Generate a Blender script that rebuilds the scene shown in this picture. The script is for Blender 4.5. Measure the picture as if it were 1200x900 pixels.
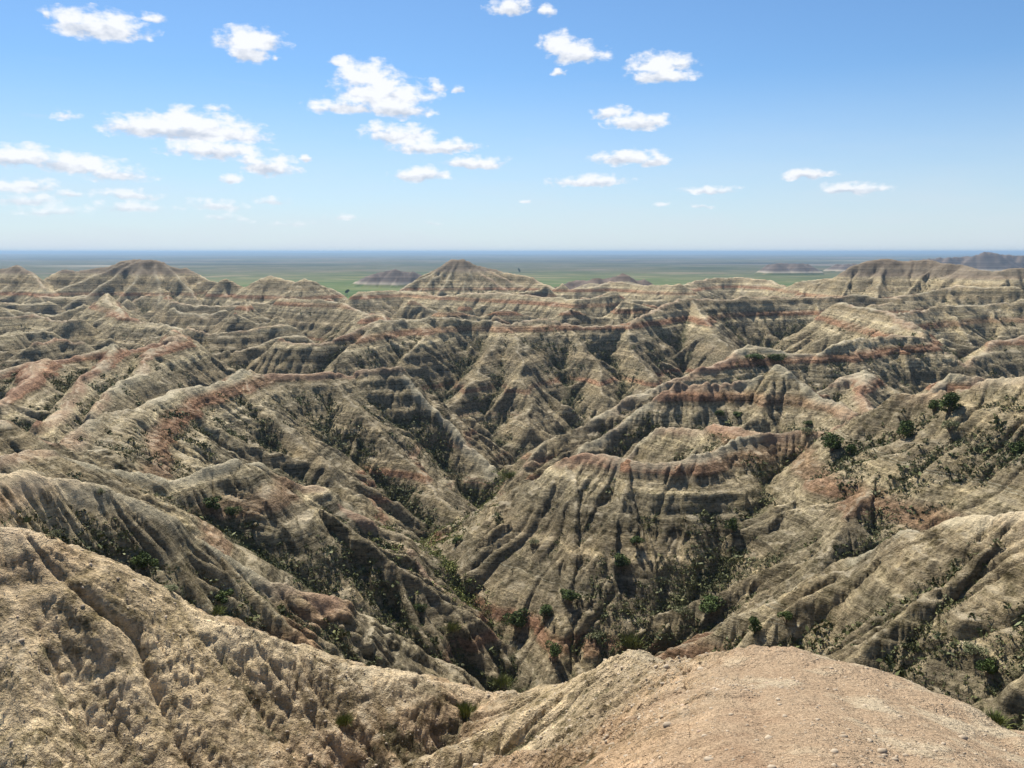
import bpy, math, time
import numpy as np
from concurrent.futures import ThreadPoolExecutor

T0 = time.time()
for o in list(bpy.data.objects):
    bpy.data.objects.remove(o)
scene = bpy.context.scene
COL = scene.collection

# ------------------------------------------------------------------ camera
F_PX, PITCH = 980.0, math.radians(8.99)          # focal length in px of a 1200 wide picture
cam_d = bpy.data.cameras.new('camera')
cam_d.sensor_width = 36.0
cam_d.lens = 36.0 * F_PX / 1200.0
cam_d.clip_start, cam_d.clip_end = 0.1, 200000.0
cam = bpy.data.objects.new('camera', cam_d)
cam.location = (0, 0, 0)
cam.rotation_euler = (math.pi / 2 - PITCH, 0, 0)
COL.objects.link(cam)
scene.camera = cam

# ------------------------------------------------------------------ light
SUN_EL, SUN_AZ = math.radians(51.0), math.radians(-24.0)   # azimuth from +Y, positive to the right
sun_d = bpy.data.lights.new('sun', 'SUN')
sun_d.energy, sun_d.angle, sun_d.color = 5.0, math.radians(0.53), (1.0, 0.95, 0.87)
sun = bpy.data.objects.new('sun', sun_d)
sun.rotation_euler = (math.pi / 2 - SUN_EL, 0, math.pi - SUN_AZ)
sun.location = (0, 0, 60)
COL.objects.link(sun)

scene.view_settings.view_transform = 'Standard'
scene.view_settings.look = 'None'
scene.view_settings.exposure = 0.85
scene.view_settings.gamma = 1.0
scene.render.engine = 'CYCLES'
scene.cycles.use_denoising = True
scene.cycles.max_bounces = 5
scene.cycles.diffuse_bounces = 3
scene.cycles.volume_bounces = 0
scene.cycles.transparent_max_bounces = 6
scene.cycles.sample_clamp_indirect = 4.0


class NT:
    """small helper to write node trees"""
    def __init__(s, tree):
        s.t = tree; s.n = tree.nodes; s.l = tree.links
    def put(s, sock, v):
        if isinstance(v, bpy.types.NodeSocket): s.l.new(v, sock)
        elif v is not None: sock.default_value = v
    def node(s, typ, ins=None, **kw):
        n = s.n.new(typ)
        for k, v in kw.items(): setattr(n, k, v)
        for k, v in (ins or {}).items(): s.put(n.inputs[k], v)
        return n
    def m(s, op, a, b=None, c=None, clamp=False):
        n = s.n.new('ShaderNodeMath'); n.operation = op; n.use_clamp = clamp
        for i, v in enumerate((a, b, c)): s.put(n.inputs[i], v)
        return n.outputs[0]
    def v(s, op, a, b=None, c=None):
        n = s.n.new('ShaderNodeVectorMath'); n.operation = op
        for i, x in enumerate((a, b, c)): s.put(n.inputs[i], x)
        return n.outputs['Value' if op in ('LENGTH', 'DOT_PRODUCT', 'DISTANCE') else 'Vector']
    def sstep(s, x, a, b, lo=0.0, hi=1.0):
        n = s.n.new('ShaderNodeMapRange'); n.interpolation_type = 'SMOOTHSTEP'
        for k, v in (('Value', x), ('From Min', a), ('From Max', b), ('To Min', lo), ('To Max', hi)): s.put(n.inputs[k], v)
        return n.outputs[0]
    def lin(s, x, a, b, lo=0.0, hi=1.0):
        n = s.n.new('ShaderNodeMapRange')
        for k, v in (('Value', x), ('From Min', a), ('From Max', b), ('To Min', lo), ('To Max', hi)): s.put(n.inputs[k], v)
        return n.outputs[0]
    def noise(s, vec, scale, detail=4.0, rough=0.55, dist=0.0, dim='3D'):
        n = s.n.new('ShaderNodeTexNoise'); n.noise_dimensions = dim
        s.put(n.inputs['Vector'], vec); n.inputs['Scale'].default_value = scale
        n.inputs['Detail'].default_value = detail; n.inputs['Roughness'].default_value = rough
        n.inputs['Distortion'].default_value = dist
        return n.outputs[0]
    def mix(s, f, a, b, typ='MIX'):
        n = s.n.new('ShaderNodeMix'); n.data_type = 'RGBA'; n.blend_type = typ
        s.put(n.inputs[0], f); s.put(n.inputs[6], a); s.put(n.inputs[7], b)
        return n.outputs[2]
    def ramp(s, x, stops, interp='LINEAR'):
        n = s.n.new('ShaderNodeValToRGB'); n.color_ramp.interpolation = interp
        s.put(n.inputs[0], x); e = n.color_ramp.elements
        while len(e) > 1: e.remove(e[-1])
        e[0].position = stops[0][0]; e[0].color = (*stops[0][1], 1)
        for p, c in stops[1:]:
            k = e.new(p); k.color = (*c, 1)
        return n.outputs[0]


# ------------------------------------------------------------------ world: sky and fair weather clouds
world = bpy.data.worlds.new('World')
scene.world = world
world.use_nodes = True
w = NT(world.node_tree)
w.n.clear()
SKY_STRENGTH = 0.050
sky = w.node('ShaderNodeTexSky', sky_type='NISHITA', sun_disc=False)
sky.sun_elevation = SUN_EL
sky.sun_rotation = SUN_AZ
sky.altitude = 800.0
sky.air_density, sky.dust_density, sky.ozone_density = 1.0, 0.35, 2.0
geo = w.node('ShaderNodeNewGeometry')
dirv = w.v('SCALE', geo.outputs['Incoming'])
dirv.node.inputs['Scale'].default_value = -1.0
sep = w.node('ShaderNodeSeparateXYZ', {0: dirv})
az = w.m('ARCTAN2', sep.outputs[0], sep.outputs[1])
el = w.m('ARCSINE', sep.outputs[2])
ae = w.node('ShaderNodeCombineXYZ', {0: az, 1: el, 2: 0.0}).outputs[0]
# fluffy edge noise, in radians on the sky
wisp = w.noise(w.v('MULTIPLY', ae, (0.7, 1.25, 1.0)), 80.0, 7.0, 0.56)
warp_n = w.node('ShaderNodeTexNoise', {'Vector': ae, 'Scale': 38.0, 'Detail': 3.0, 'Roughness': 0.6})
warp = w.v('SUBTRACT', warp_n.outputs['Color'], (0.5, 0.5, 0.5))
warp2 = w.v('MULTIPLY', warp, (0.040, 0.013, 0.0))
aw = w.v('ADD', ae, warp2)


def sky_dir(px, py):
    x = (px - 600.0); yv = (450.0 - py)
    Y = F_PX * math.cos(PITCH) + yv * math.sin(PITCH)
    Z = -F_PX * math.sin(PITCH) + yv * math.cos(PITCH)
    return math.atan2(x, Y), math.atan2(Z, math.hypot(x, Y))


# x, y, half width, half height (px of the photo), density
CLOUDS = [(118, 30, 52, 17, 1), (88, 20, 22, 12, .9), (50, 16, 10, 8, .45), (176, 19, 18, 5, .45),
 (295, 46, 40, 15, 1), (290, 60, 22, 13, .95), (323, 68, 7, 4, .4),
 (428, 88, 40, 20, 1), (450, 110, 62, 22, 1.05), (402, 124, 42, 10, .9), (468, 128, 40, 11, .9), (512, 101, 14, 9, .6), (540, 106, 9, 5, .5), (398, 72, 14, 8, .6),
 (470, 158, 46, 14, 1), (500, 172, 48, 9, .9), (535, 170, 28, 8, .9), (440, 150, 18, 9, .8), (492, 203, 38, 11, 1), (556, 190, 42, 9, 1),
 (180, 146, 58, 15, 1), (240, 152, 72, 19, 1.05), (215, 140, 42, 14, 1), (250, 175, 60, 12, .95), (316, 194, 36, 13, 1), (290, 186, 18, 10, .8), (359, 186, 13, 6, .9),
 (20, 182, 52, 13, .95), (90, 190, 50, 14, 1), (135, 202, 40, 11, .75), (25, 217, 40, 10, .62), (30, 232, 38, 9, .5), (85, 228, 20, 6, .42), (150, 226, 36, 8, .5), (155, 242, 46, 8, .5), (60, 246, 34, 7, .4),
 (270, 209, 14, 6, .6), (255, 240, 34, 9, .5), (320, 236, 24, 7, .42), (262, 255, 30, 6, .35), (405, 255, 22, 5, .42), (505, 260, 16, 4, .38), (340, 262, 26, 5, .3),
 (598, 6, 26, 13, 1), (640, 13, 11, 7, .7), (655, 50, 22, 14, 1), (676, 62, 36, 14, 1.0), (652, 85, 14, 5, .8),
 (774, 74, 38, 14, 1.0), (775, 88, 40, 11, 1), (800, 72, 20, 9, .8), (718, 132, 26, 9, .9), (748, 142, 38, 11, 1),
 (735, 184, 42, 11, 1), (765, 190, 26, 7, .9), (690, 211, 48, 9, .95), (828, 222, 36, 6, .8), (946, 204, 32, 7, 1), (1000, 221, 36, 8, .95), (985, 224, 20, 6, .7),
 (824, 241, 14, 3, .45), (616, 235, 10, 3, .4), (775, 238, 12, 3, .35), (75, 135, 13, 7, .3), (255, 127, 20, 5, .35)]
PXR = 1.0 / F_PX
dens = None
ysum = None
ng = bpy.data.node_groups.new('cloud_puff', 'ShaderNodeTree')
ng.interface.new_socket('P', in_out='INPUT', socket_type='NodeSocketVector')
ng.interface.new_socket('Offset', in_out='INPUT', socket_type='NodeSocketVector')
ng.interface.new_socket('Scale', in_out='INPUT', socket_type='NodeSocketVector')
ng.interface.new_socket('Density', in_out='INPUT', socket_type='NodeSocketFloat')
ng.interface.new_socket('Value', in_out='OUTPUT', socket_type='NodeSocketFloat')
ng.interface.new_socket('Height', in_out='OUTPUT', socket_type='NodeSocketFloat')
g = NT(ng)
gi = g.node('NodeGroupInput'); go = g.node('NodeGroupOutput')
q = g.v('MULTIPLY', g.v('SUBTRACT', gi.outputs[0], gi.outputs[1]), gi.outputs[2])
qs = g.node('ShaderNodeSeparateXYZ', {0: q})
flat = g.m('MAXIMUM', qs.outputs[1], g.m('MULTIPLY', qs.outputs[1], -1.8))     # flatter below
rad = g.m('SQRT', g.m('ADD', g.m('POWER', qs.outputs[0], 2.0), g.m('POWER', flat, 2.0)))
val = g.m('MULTIPLY', g.m('SUBTRACT', 1.0, rad), gi.outputs[3])
g.l.new(val, go.inputs[0])
hh = g.m('MULTIPLY', g.m('MAXIMUM', val, 0.0), qs.outputs[1])
g.l.new(hh, go.inputs[1])
for (px, py, hw, hh_, dn) in CLOUDS:
    a0, e0 = sky_dir(px, py)
    gn = w.n.new('ShaderNodeGroup'); gn.node_tree = ng
    w.l.new(aw, gn.inputs[0])
    gn.inputs[1].default_value = (a0, e0 - hh_ * PXR * .25, 0)
    gn.inputs[2].default_value = (1 / (hw * PXR * 1.14), 1 / (hh_ * PXR * 1.35), 0)
    gn.inputs[3].default_value = dn + (.22 if dn < .65 else 0)
    dens = gn.outputs[0] if dens is None else w.m('MAXIMUM', dens, gn.outputs[0])
    ysum = gn.outputs[1] if ysum is None else w.m('ADD', ysum, gn.outputs[1])
fluff = w.m('MULTIPLY', w.m('SUBTRACT', wisp, 0.5), 1.5)
cd = w.m('ADD', dens, fluff)
big = w.m('ADD', cd, w.m('MULTIPLY', w.m('LESS_THAN', dens, 0.02), -1.0))
alpha = w.sstep(big, 0.05, 0.62, 0.0, 0.97)
lowfade = w.sstep(el, 0.0, 0.10, 0.55, 1.0)
alpha = w.m('MULTIPLY', alpha, lowfade)
# thin white veil near the horizon
veil_n = w.noise(w.v('MULTIPLY', ae, (1.0, 5.0, 1.0)), 5.0, 4.0, 0.6)
veil = w.m('MULTIPLY', w.m('POWER', w.lin(el, 0.0, 0.20, 1.0, 0.0), 1.3), w.sstep(veil_n, 0.3, 0.75, 0.75, 0.95))
skyc = w.node('ShaderNodeHueSaturation', {'Saturation': 1.0, 'Color': sky.outputs[0]}).outputs[0]
skyt = w.mix(1.0, skyc, (0.86, 1.14, 1.36, 1), 'MULTIPLY')
streak = w.m('MULTIPLY', w.sstep(w.noise(w.v('MULTIPLY', ae, (1.0, 7.0, 1.0)), 9.0, 5.0, 0.6, 0.6), .48, .75), w.m('MULTIPLY', w.sstep(el, 0.22, 0.06, 0.0, 0.55), w.sstep(az, .5, -.2, .45, 1.0)))
veil = w.m('MAXIMUM', veil, streak)
skyv = w.mix(veil, skyt, (8.0, 8.7, 9.6, 1))
shade = w.lin(w.m('ADD', ysum, w.m('MULTIPLY', fluff, 0.55)), -0.20, 0.10, 0.0, 1.0)
cloudc = w.mix(shade, (6.6, 7.3, 8.6, 1), (11.0, 11.2, 11.6, 1))
final = w.mix(alpha, skyv, cloudc)
bg = w.node('ShaderNodeBackground', {'Color': final, 'Strength': SKY_STRENGTH})
wo = w.node('ShaderNodeOutputWorld', {'Surface': bg.outputs[0]})
world.cycles.sampling_method = 'MANUAL'
world.cycles.sample_map_resolution = 512

# ------------------------------------------------------------------ noise
rng = np.random.RandomState(7)
LAT = [rng.rand(257, 257).astype(np.float32) for _ in range(4)]
for L_ in LAT:
    L_[256] = L_[0]; L_[:, 256] = L_[:, 0]


def vnoise(x, y, k=0):
    """value noise in -1..1"""
    x = x + k * 37.31; y = y + k * 91.7
    xi = np.floor(x); yi = np.floor(y)
    fx = (x - xi).astype(np.float32); fy = (y - yi).astype(np.float32)
    xi = xi.astype(np.int32) & 255; yi = yi.astype(np.int32) & 255
    fx = fx * fx * (3 - 2 * fx); fy = fy * fy * (3 - 2 * fy)
    L = LAT[k & 3]
    a = L[yi, xi]; b = L[yi, xi + 1]; c = L[yi + 1, xi]; d = L[yi + 1, xi + 1]
    a = a + (b - a) * fx; c = c + (d - c) * fx
    return (a + (c - a) * fy) * 2 - 1


def rot(x, y, a):
    c, s = math.cos(a), math.sin(a)
    return x * c - y * s, x * s + y * c


# ------------------------------------------------------------------ ridges
def P(px, py, D):
    """point of the landscape D metres ahead along the sight line of a photo pixel"""
    yv = 450.0 - py
    Y = F_PX * math.cos(PITCH) + yv * math.sin(PITCH)
    Z = -F_PX * math.sin(PITCH) + yv * math.cos(PITCH)
    return np.array([(px - 600.0) / Y * D, D, Z / Y * D])


IN_SPURS = [False]; MAIN = set()
SEG = []     # ax ay az bx by bz slope round s0 sideid
rid = [0]


def add_poly(pts, slope, rnd, sid=None, extra=0.0, d0=0.0):
    if sid is None:
        rid[0] += 1; sid = rid[0]
    if not IN_SPURS[0]: MAIN.add(sid)
    if pts[0][1] > 60: rnd *= 0.5
    s = 0.0
    sl = slope if isinstance(slope, (list, tuple)) else [slope] * len(pts)
    for i in range(len(pts) - 1):
        a, b = pts[i], pts[i + 1]
        SEG.append((*a, *b, 0.5 * (sl[i] + sl[i + 1]), rnd, s, sid, extra, d0))
        s += math.hypot(b[0] - a[0], b[1] - a[1])


def resample(pts, step):
    out = []; acc = 0.0; nxt = step * 0.5
    for i in range(len(pts) - 1):
        a, b = np.array(pts[i]), np.array(pts[i + 1])
        L = math.hypot(b[0] - a[0], b[1] - a[1])
        while nxt <= acc + L:
            t = (nxt - acc) / max(L, 1e-6)
            out.append((a + (b - a) * t, (b - a) / max(L, 1e-6)))
            nxt += step * rng.uniform(0.72, 1.3)
        acc += L
    return out


FLOOR_Z = -57.0


MS, SS = 1.12, 1.15


def spurs(pts, step, msl, side_sl, rnd, maxlen=60, sides=(1, -1), level2=True, floor=FLOOR_Z, drop=0.6, skew=0.0, ms=None, l2step=None):
    """ridges running down both flanks of a ridge, with smaller ones on their flanks"""
    msl *= MS; side_sl *= SS; IN_SPURS[0] = True
    for sd in sides:
        for (p, t) in resample(pts, step):
            n = np.array([-t[1] * sd, t[0] * sd, 0.0])
            ang = rng.normal(0, 0.26) + skew
            # lean towards the falling end of the ridge
            lean = -np.sign(t[2]) * min(0.5, abs(t[2]) * 1.2)
            d = n + np.array([t[0], t[1], 0]) * (lean + ang)
            d[2] = 0; d /= np.linalg.norm(d)
            H = p[2] - floor
            if H < 3: continue
            m = msl * rng.uniform(0.88, 1.12)
            L = min(maxlen, H / m) * rng.uniform(0.75, 1.1)
            if L < 4: continue
            n_ = max(2, int(L / 9)); q = p.copy(); q[2] -= drop * rng.uniform(0.3, 1.6)
            line = [q.copy()]
            a = 0.0
            for i in range(n_):
                a += rng.normal(0, 0.16)
                dd = np.array([d[0] * math.cos(a) - d[1] * math.sin(a), d[0] * math.sin(a) + d[1] * math.cos(a), 0])
                q = q + dd * (L / n_)
                q[2] -= m * L / n_ * rng.uniform(0.7, 1.3)
                line.append(q.copy())
            add_poly(line, side_sl * rng.uniform(0.9, 1.1), rnd)
            if level2:
                st = l2step or 4.5
                for s2 in (1, -1):
                    for (p2, t2) in resample(line, st):
                        n2 = np.array([-t2[1] * s2, t2[0] * s2, 0.0])
                        d2 = n2 * 0.75 + np.array([t2[0], t2[1], 0]) * rng.uniform(0.5, 0.95); d2 /= np.linalg.norm(d2)
                        L2 = st * rng.uniform(1.6, 3.2)
                        m2 = m * 1.08
                        e = p2 + d2 * L2; e[2] = p2[2] - 0.25 - m2 * L2
                        st0 = p2.copy(); st0[2] -= 0.25
                        add_poly([st0, e], side_sl * 1.12, rnd * 0.5)
    IN_SPURS[0] = False


def line(*tr):
    return [P(*t) for t in tr]


# --- the near ground under the photographer and its rim
C1 = [np.array(p, float) for p in ((2, -60, 2.0), (1.2, -6, -1.55), (0.9, 0, -1.72), (1.5, 4.5, -3.45))] + line((868, 820, 9.4), (852, 776, 13.2))
add_poly(C1, 1.15, 0.9)
for tr in (((1.6, 2, -2.6), (925, 770, 13.0)), ((2.4, 1.4, -2.6), (985, 784, 12.2)), ((3.2, .8, -2.9), (1040, 808, 11.3)), ((4.2, .2, -3.3), (1100, 842, 10.4)), ((5.2, -1, -3.6), (1190, 872, 9.2)), ((6.5, -3, -3.6), (1330, 905, 8.0))):
    a_, b_ = np.array(tr[0], float), P(*tr[1]); b_ = b_ + (a_ - b_) * (1.3 / np.linalg.norm(a_ - b_))
    add_poly([a_, b_], 0.50, 0.8, extra=1.0, d0=0.8)
for tr in (((1.2, 3.5, -3.05), (800, 784, 14.4)),):
    add_poly([np.array(tr[0], float), P(*tr[1])], 0.95, 0.7)
add_poly([np.array((1.0, 4.0, -3.5)), P(790, 850, 10.2), P(762, 790, 15.8)], 0.95, 0.6)
add_poly(line((852, 776, 13.2), (800, 781, 15.0), (765, 786, 16.2)), 0.9, 0.4)
add_poly(line((765, 786, 16.2), (742, 773, 17.0), (690, 790, 19), (640, 797, 20.5), (570, 816, 22.3)), [0.85, 0.8, 0.8, .8, 0.8], 0.35)
add_poly(line((852, 776, 13.2), (890, 769, 13.2), (950, 772, 12.8), (1000, 785, 12.0), (1050, 813, 11.1), (1100, 843, 10.4), (1150, 861, 9.8), (1200, 873, 9.2), (1330, 905, 8.0)), 0.95, 0.4)
add_poly(line((1120, 850, 10.6), (1200, 866, 10.8), (1260, 880, 10.8)), 0.8, 0.3)
spurs(C1[2:], 1.9, 0.7, 1.1, 0.16, maxlen=9, sides=(1,), level2=True, drop=0.1, l2step=1.1)
F1 = line((-230, 560, 20), (-90, 585, 20.2), (0, 605, 20.4), (20, 606, 20.5), (40, 630, 20.6), (75, 642, 20.8), (130, 668, 21.0), (200, 710, 21.2), (290, 733, 21.5), (350, 748, 21.7), (400, 770, 21.8), (480, 785, 22), (530, 803, 22.4), (570, 816, 22.3))
add_poly(F1, 0.80, 0.35)
spurs(F1[1:], 3.4, 0.64, 0.86, 0.18, maxlen=16, sides=(-1,), level2=False, drop=0.12, l2step=1.2, skew=0.35)
spurs(line((765, 785, 16.2), (742, 774, 17.2), (690, 790, 19), (640, 797, 20.5), (570, 816, 22.3)), 2.2, 0.62, 0.95, 0.16, maxlen=12, sides=(1, -1), level2=True, drop=0.15, l2step=1.3)

# --- hand placed ridges of the canyon
L2 = line((-160, 535, 36), (-60, 552, 40), (0, 556, 44), (35, 553, 46), (62, 566, 47.5), (125, 576, 50), (200, 610, 53), (262, 650, 55.5), (330, 678, 57), (385, 702, 58), (430, 738, 58), (485, 792, 57), (520, 850, 55))
add_poly(L2, [1.6, 1.6, 1.6, 1.6, 1.5, 1.4, 1.2, 1.0, .9, .85, .85, .85, .85], 0.5)
spurs(L2[5:], 4.0, 0.66, 1.0, 0.4, maxlen=40, sides=(-1,), l2step=2.2)
spurs(L2, 6.0, 0.66, 1.0, 0.5, maxlen=40, sides=(1,), level2=False)
L3 = line((-120, 545, 52), (0, 525, 60), (50, 518, 65), (110, 540, 72), (160, 556, 77), (200, 560, 80), (235, 548, 83), (272, 528, 86), (300, 541, 89), (333, 562, 92), (367, 564, 94), (430, 606, 93), (470, 650, 90), (512, 690, 87))
add_poly(L3, 0.80, 0.7)
spurs(L3[:11], 12, 0.63, 1.0, 0.5, maxlen=42, sides=(-1,), l2step=3.2)
spurs(L3[10:], 12, 0.63, 1.0, 0.5, maxlen=42, sides=(-1,), l2step=3.2)
spurs(L3, 10, 0.66, 1.0, 0.7, maxlen=42, sides=(1,), level2=False)
L3b = line((-140, 470, 68), (0, 492, 76), (47, 516, 80), (80, 535, 84))
add_poly(L3b, 0.8, 1.2)
L4 = line((60, 524, 84), (90, 506, 92), (127, 487, 108), (180, 467, 128), (207, 454, 138), (240, 449, 148), (262, 440, 156), (278, 430, 163), (292, 432, 166), (310, 441, 168), (353, 437, 173), (385, 435, 176), (415, 441, 180), (435, 436, 182), (463, 430, 184), (483, 446, 181), (510, 478, 175), (545, 515, 168), (590, 560, 159))
add_poly(L4, [.66] * 9 + [.66, .66, .68, .74, .82, .92, 1.0, 1.0, 1.0, 1.0], 0.9)
spurs(L4[2:12], 13, 0.575, 0.86, 0.4, maxlen=66, sides=(-1,), l2step=9, skew=-0.5)
for tr in (((383, 436, 176), (430, 484, 162), (490, 556, 145), (545, 618, 128)), ((277, 431, 163), (330, 497, 143), (395, 568, 125), (460, 632, 110))):
    IN_SPURS[0] = True
    add_poly(line(*tr), 0.70, 0.8)
    spurs(line(*tr), 8, 0.58, 0.85, 0.3, maxlen=12, level2=False)
spurs(L4, 14, 0.66, 1.0, 0.9, maxlen=50, sides=(1,), level2=True)
L5 = line((-120, 455, 160), (0, 440, 172), (25, 425, 180), (50, 417, 188), (72, 421, 196), (110, 412, 204), (140, 403, 212), (158, 410, 218), (190, 399, 226), (207, 391, 232), (217, 403, 236), (235, 421, 240), (270, 428, 238))
add_poly(L5, 0.80, 0.84)
spurs(L5, 13, 0.65, 0.95, 0.9, maxlen=60, sides=(-1,), l2step=5.5)
spurs(L5, 14, 0.65, 0.95, 1.0, maxlen=60, sides=(1,), level2=False)
L5b = line((50, 417, 188), (40, 440, 165), (10, 470, 142))
L5c = line((140, 403, 212), (118, 425, 190), (80, 470, 150), (40, 500, 125))
L5d = line((207, 391, 232), (178, 412, 210), (140, 450, 175), (105, 485, 145))
for L_ in (L5b, L5c, L5d):
    add_poly(L_, 0.84, 0.60)
    spurs(L_, 9, 0.6, 1.0, 0.6, maxlen=26, l2step=4.5)
# right side
RA = line((660, 531, 105), (690, 531, 103.5), (715, 537, 101), (740, 544, 99), (770, 546, 98.5), (795, 541, 98.5), (820, 533, 99), (850, 518, 102), (868, 512, 104), (885, 508, 105.5), (905, 505, 107), (940, 505, 107), (973, 508, 105), (1005, 497, 103), (1033, 483, 101), (1060, 468, 97), (1095, 467, 94), (1127, 460, 91), (1155, 449, 89), (1183, 443, 88), (1205, 443, 86), (1300, 440, 80), (1500, 440, 70))
add_poly(RA, 0.70, 0.66)
RA2 = line((890, 507, 106), (868, 498, 117), (830, 503, 124), (795, 503, 128), (765, 513, 130), (735, 540, 128))
add_poly(RA2, 0.84, 0.60)
spurs(RA2, 8, 0.65, 1, 0.6, maxlen=20, l2step=4)
spurs(RA[2:15], 12, 0.60, 0.88, 0.5, maxlen=60, sides=(-1,), l2step=5.5)
spurs(RA[14:], 12, 0.60, 0.88, 0.5, maxlen=64, sides=(-1,), l2step=5.0, skew=-0.5)
spurs(RA[8:], 12, 0.64, 1.0, 0.8, maxlen=50, sides=(1,), level2=True)
RAe = line((660, 531, 105), (672, 575, 98), (672, 640, 90), (660, 720, 82), (645, 800, 75))
IN_SPURS[0] = True
add_poly(RAe, 0.76, 0.8)
spurs(RAe, 10, 0.60, 0.95, 0.4, maxlen=30, sides=(1, -1), l2step=4.5)
for L_ in (line((735, 543, 99), (728, 600, 92), (715, 670, 85.5), (700, 740, 80), (690, 830, 75)),
           line((940, 506, 113), (905, 570, 101), (865, 640, 90), (830, 710, 82), (800, 780, 75)),
           line((1060, 470, 97), (1030, 540, 88), (985, 610, 79), (940, 690, 71), (890, 790, 64))):
    IN_SPURS[0] = True
    add_poly(L_, 0.74, 0.8)
    spurs(L_, 8.5, 0.66, 0.95, 0.4, maxlen=24, l2step=4.0)
R2 = line((1500, 560, 34), (1300, 585, 39), (1200, 606, 42), (1160, 614, 43), (1128, 615, 45), (1075, 636, 47.5), (1022, 655, 50), (992, 681, 51), (962, 722, 52), (931, 749, 53), (897, 770, 54), (850, 830, 55))
add_poly(R2, 0.84, 0.42)
spurs(R2[:8], 3.6, 0.66, 1.1, 0.35, maxlen=30, sides=(1,), l2step=1.9)
spurs(R2[7:], 3.0, 0.66, 1.1, 0.3, maxlen=30, sides=(1,), l2step=1.9)
spurs(R2, 6, 0.66, 1.0, 0.5, maxlen=40, sides=(-1,), level2=True, l2step=3)
R4 = line((985, 397, 205), (955, 412, 202), (925, 412, 200), (898, 411, 199), (880, 405, 198), (862, 412, 195), (830, 425, 188), (800, 437, 180), (760, 452, 174), (713, 483, 167), (673, 503, 162), (642, 518, 159), (617, 549, 152))
add_poly(R4, 0.84, 0.60)
spurs(R4, 10, 0.6, 0.98, 0.7, maxlen=45, sides=(1, -1), l2step=4.5)
R5 = line((1000, 482, 132), (975, 468, 138), (957, 466, 140), (935, 447, 146), (922, 434, 148), (910, 428, 150), (895, 440, 150), (870, 446, 150), (830, 446, 150), (800, 447, 150), (780, 458, 148), (745, 480, 145), (715, 500, 142), (685, 521, 138), (660, 550, 134))
add_poly(R5, 0.84, 0.48)
spurs(R5, 8, 0.6, 1.0, 0.6, maxlen=40, sides=(1,), l2step=3.6)
spurs(R5, 11, 0.6, 1.0, 0.7, maxlen=40, sides=(-1,), level2=False)
R6 = line((957, 466, 158), (985, 448, 162), (1017, 432, 165), (1035, 447, 163), (1060, 467, 158), (1085, 460, 156), (1113, 438, 158), (1140, 444, 156), (1200, 446, 152), (1300, 445, 145))
add_poly(R6, 0.80, 0.48)
spurs(R6, 7, 0.65, 1.0, 0.5, maxlen=30, l2step=4)
R6b = [P(1017, 432, 165), P(1012, 470, 148), P(1010, 520, 130)]
add_poly(R6b, 0.95, 0.6)
R7 = line((953, 413, 200), (985, 396, 208), (1013, 395, 215), (1050, 393, 222), (1087, 396, 225), (1105, 410, 222), (1125, 425, 218), (1160, 400, 235), (1200, 395, 240), (1300, 385, 240))
add_poly(R7, 0.78, 0.72)
spurs(R7, 12, 0.6, 0.98, 0.8, maxlen=42, sides=(1, -1), l2step=5)
R7b = line((1087, 396, 225), (1050, 370, 265), (1020, 362, 290), (985, 355, 320))
add_poly(R7b, 0.8, 1.2)
spurs(R7b, 14, 0.6, 0.95, 1, maxlen=40, level2=False)
# the far wall across the middle
W1 = line((330, 398, 250), (380, 405, 244), (410, 392, 250), (450, 376, 262), (480, 374, 270), (510, 371, 276), (550, 373, 280), (587, 377, 280), (602, 381, 276), (630, 373, 284), (663, 377, 286), (690, 383, 284), (733, 381, 288), (750, 370, 300), (775, 358, 318), (795, 351, 330), (825, 352, 338), (867, 347, 350), (923, 347, 356), (965, 347, 360), (1000, 346, 366), (1050, 350, 360))
add_poly(W1, 0.86, 1.4)
spurs(W1, 21, 0.64, 0.92, 0.9, maxlen=66, sides=(-1,), l2step=7.5)
spurs(W1, 17, 0.6, 0.9, 1.2, maxlen=40, sides=(1,), level2=False, floor=-40)
for L_, nn in ((line((602, 382, 276), (608, 415, 255), (612, 455, 235), (618, 500, 215)), 1),
           (line((595, 380, 278), (570, 420, 255), (540, 470, 230), (515, 500, 222)), 1),
           (line((733, 382, 287), (742, 415, 265), (757, 445, 248)), 1),
           (line((663, 378, 286), (690, 420, 262), (712, 460, 242)), 1),
           (line((812, 352, 335), (830, 380, 300), (850, 405, 275)), 1),
           (line((450, 378, 262), (430, 395, 245), (400, 415, 230)), 1),
           (line((500, 372, 275), (490, 405, 255), (478, 430, 242)), 1)):
    IN_SPURS[0] = True
    add_poly(L_, 0.88, 0.8)
    spurs(L_, 12, 0.64, 0.92, 0.6, maxlen=22, l2step=6)
# ridges of the left middle ground
for L_ in (line((245, 412, 262), (285, 410, 262), (318, 399, 268), (345, 393, 276), (365, 402, 272), (385, 418, 262)),
           line((215, 382, 300), (250, 390, 300), (290, 388, 305), (320, 380, 312), (345, 384, 316)),
           line((40, 402, 240), (65, 398, 250), (100, 400, 250)),
           line((120, 345, 420), (128, 357, 370), (150, 372, 325), (205, 385, 300), (208, 391, 240)),
           line((0, 372, 330), (40, 368, 340), (70, 376, 325), (100, 372, 330)),
           line((330, 350, 420), (362, 350, 410), (400, 353, 400), (425, 366, 380), (440, 368, 350)),
           line((425, 372, 310), (440, 367, 318), (460, 378, 305)),
           line((0, 396, 270), (30, 386, 285), (60, 388, 290)),
           line((420, 343, 470), (470, 340, 500), (520, 346, 460), (570, 342, 450), (620, 346, 430), (680, 350, 400), (720, 345, 410))):
    add_poly(L_, 0.8, 1.3)
    spurs(L_, 13, 0.6, 0.95, 1.0, maxlen=40, level2=False, floor=-48)
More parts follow.
